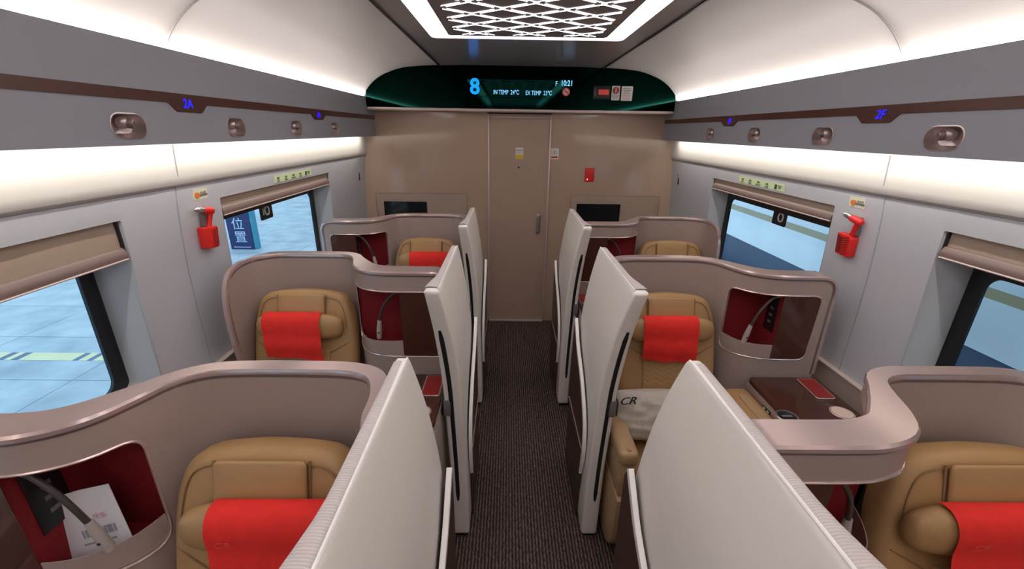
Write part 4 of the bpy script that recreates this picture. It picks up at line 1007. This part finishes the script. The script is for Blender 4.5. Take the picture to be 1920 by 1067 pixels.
    bm.faces.new(prev[::-1]); obj('panel_edge', bm, 'wingline', p, 'curved silvery edge band', smooth=40)
    bm = nb(); box(bm, sg*0.2665, sg*0.2720, Y-0.385, Y+0.055, 0.457, 0.467, 0.002); obj('trim_strip', bm, 'rimline', p, 'thin pink metal strip')
    return t
for row, Y in ROWS:
    for sg in (-1, 1):
        shell(sg, row, Y); console(sg, row, Y); seat(sg, row, Y); wing(sg, row, Y)

# ------------------------------------------------------------------ loose things
# white pillow on the middle right seat
t = thing('pillow', 'crinkled white pillow with dark printed letters on the middle right seat', 'pillow', (0.60, 1.69, 0.52))
bm = nb(); W_, H_ = 0.205, 0.125
NU, NV = 64, 40
def pil(sd):
    R = []
    for j in range(NV+1):
        row_ = []
        for i in range(NU+1):
            a = -1+2*i/NU; b = -1+2*j/NV
            e = max(0, (1-abs(a)**3.2))**0.5*max(0, (1-abs(b)**2.6))**0.5
            wr = e*(0.012*mnoise.noise(Vector((a*2.6, b*3.4, sd*3)))+0.006*abs(mnoise.noise(Vector((a*9, b*4.5, 7+sd))))*(0.4+abs(b)))
            px_ = a*W_*(1-0.05*b*b); pz_ = b*H_*(1-0.08*a*a)
            d = sd*(0.062*e+wr)
            ang = math.radians(17)
            row_.append(bm.verts.new((0.612+px_, 1.700-d*math.cos(ang)+pz_*math.sin(ang), 0.678+pz_*math.cos(ang)+d*math.sin(ang))))
        R.append(row_)
    for j in range(NV):
        for i in range(NU): bm.faces.new((R[j][i], R[j][i+1], R[j+1][i+1], R[j+1][i]))
pil(1); pil(-1); obj('pillow_cover', bm, 'pillow', t, smooth=80)
ang = math.radians(17)
text('pillow_letters', 'CR', 0.046, 'black', t, (0.452, 1.700-0.058*math.cos(ang)+0.075*math.sin(ang)-0.004, 0.688+0.075*math.cos(ang)+0.058*math.sin(ang)), (1, 0.12, 0), (0, 0.45, 0.9), shear=0.4, sx=1.35, ext=0.003)
# paper bag in the nearest left bay
t = thing('paper_bag', 'white paper bag with printed label tucked in the nearest left storage bay', 'paper bag', (-1.02, 0.84, 0.93))
def pb(a, b, d): return Vector((-1.158+a*0.98, 0.770+0.13*b+0.20*a, 0.905+b*0.97))+Vector((0.2*0-0.0, -d, 0.3*d))
def pbl(a, b, d): # slightly rotated sheet
    r_ = math.radians(9); a2 = a*math.cos(r_)-b*math.sin(r_); b2 = a*math.sin(r_)+b*math.cos(r_); return pb(a2, b2, d)
bm = nb(); slab(bm, [(-0.018, -0.01), (0.128, -0.01), (0.125, 0.206), (0.06, 0.209), (-0.012, 0.204)], pbl, 0.006, 0.002, nr=1, grid=(0.02, 0.02)); obj('bag_body', bm, 'paper', t)
for k in range(11):
    bm = nb(); a_ = 0.035+k*0.0068; slab(bm, [(a_, 0.075), (a_+0.0035+0.001*(k % 3), 0.075), (a_+0.0035+0.001*(k % 3), 0.098), (a_, 0.098)], lambda a, b, d: pbl(a, b, d+0.0038), 0.0008); obj('barcode_line', bm, 'print_grey', t)
o2 = pbl(0.085, 0.128, 0.004)
text('pink_print', '快乐', 0.016, 'print_pink', t, tuple(o2), (0.98, 0.14, 0.15), (-0.1, 0.10, 0.97))
bm = nb(); slab(bm, [(0.03, 0.055), (0.10, 0.055), (0.10, 0.060), (0.03, 0.060)], lambda a, b, d: pbl(a, b, d+0.0038), 0.0008); obj('label_line', bm, 'print_grey', t)

# ------------------------------------------------------------------ outside the windows
bm = nb(); slab(bm, [(-16, -8), (-1.80, -8), (-1.80, 30), (-16, 30)], XY(-0.05), 0.10); tag(obj('station_platform', bm, 'platform'), 'pale blue tiled station platform outside the left windows', 'platform', kind='structure')
t = thing('platform_marking', 'yellow and navy tile line across the platform outside the near left window', 'floor marking', (-4.6, 3.37, 0.0))
segs = [(-4.587+0.00476*p0, -4.587+0.00476*p1, c_) for p0, p1, c_ in ((-14, 8, 'y'), (8, 21, 'n'), (21, 33, 'y'), (33, 47, 'n'), (47, 145, 'y'), (145, 156, 'n'), (156, 171, 'y'), (171, 182, 'n'), (182, 200, 'y'))]
dx = 0.0
for (x0, x1, c_) in segs:
    bm = nb(); slab(bm, [(x0+dx, 3.31), (x1+dx, 3.31), (x1+dx, 3.44), (x0+dx, 3.44)], XY(0.0015), 0.002); obj('marking_tile', bm, 'yellow_tile' if c_ == 'y' else 'navy_tile', t)
t = thing('platform_sign', 'navy upright board with white characters outside the far left window', 'sign', (-4.55, 7.0, 0))
bm = nb(); box(bm, -4.75, -4.365, 7.0, 7.12, 0, 1.05); obj('sign_board', bm, 'navy', t)
bm = nb(); box(bm, -4.358, -4.315, 7.005, 7.115, 0, 1.05); obj('teal_edge', bm, 'teal', t)
text('sign_character', '位', 0.21, 'sign_white', t, (-4.565, 6.998, 0.42), (1, 0, 0), (0, 0, 1)); text('sign_character', '置', 0.21, 'sign_white', t, (-4.555, 6.998, 0.20), (1, 0, 0), (0, 0, 1))
bm = nb(); box(bm, -4.70, -4.42, 6.996, 6.999, 0.035, 0.045); obj('sign_line', bm, 'sign_white', t)
bm = nb(); slab(bm, [(1.7, -8), (9, -8), (9, 30), (1.7, 30)], XY(-0.55), 0.10); tag(obj('track_bed', bm, 'ballast'), 'dark track bed between the trains outside the right windows', 'track bed', kind='structure')
# train on the next track
t = thing('neighbouring_train', 'white train with a gold stripe standing outside the right windows', 'train', (3.6, 6, -0.5))
body = [(3.10, -0.10), (3.02, 0.10), (2.99, 0.45), (3.0, 0.95)]
bm = nb(); strip(bm, [(2.995, 0.62), (2.992, 0.72), (2.997, 0.85), (3.005, 0.965)], -6, 26); strip(bm, [(3.007, 1.035), (3.012, 1.20)], -6, 26); obj('body_side', bm, 'train_white', t, smooth=60)
bm = nb(); strip(bm, [(3.3, -0.12), (3.10, -0.10), (3.03, 0.10), (3.005, 0.40), (3.000, 0.62), (2.995, 0.62)], -6, 26); obj('lower_skirt', bm, 'train_skirt', t, 'dark blue lower skirt', smooth=60)
bm = nb(); strip(bm, [(3.005, 0.965), (3.007, 1.035)], -6, 26); obj('gold_stripe', bm, 'train_gold', t)
bm = nb(); strip(bm, [(3.012, 1.20), (3.018, 1.27)], -6, 26); obj('maroon_band', bm, 'train_maroon', t)
bm = nb(); strip(bm, [(3.018, 1.27), (3.04, 1.95)], -6, 26); obj('window_band', bm, 'train_dark', t)
bm = nb(); strip(bm, [(3.04, 1.95), (3.08, 2.3), (3.35, 2.75), (4.2, 2.9)], -6, 26); obj('roof', bm, 'train_white', t)
bm = nb(); box(bm, 3.15, 4.2, -6, 26, -0.49, -0.12); obj('underframe', bm, 'train_dark', t)
for k in range(9):
    bm = nb(); box(bm, 3.0, 3.03, -4.2+k*3.4, -2.6+k*3.4, 1.34, 1.85, 0.01); obj('train_window', bm, 'screen', t)
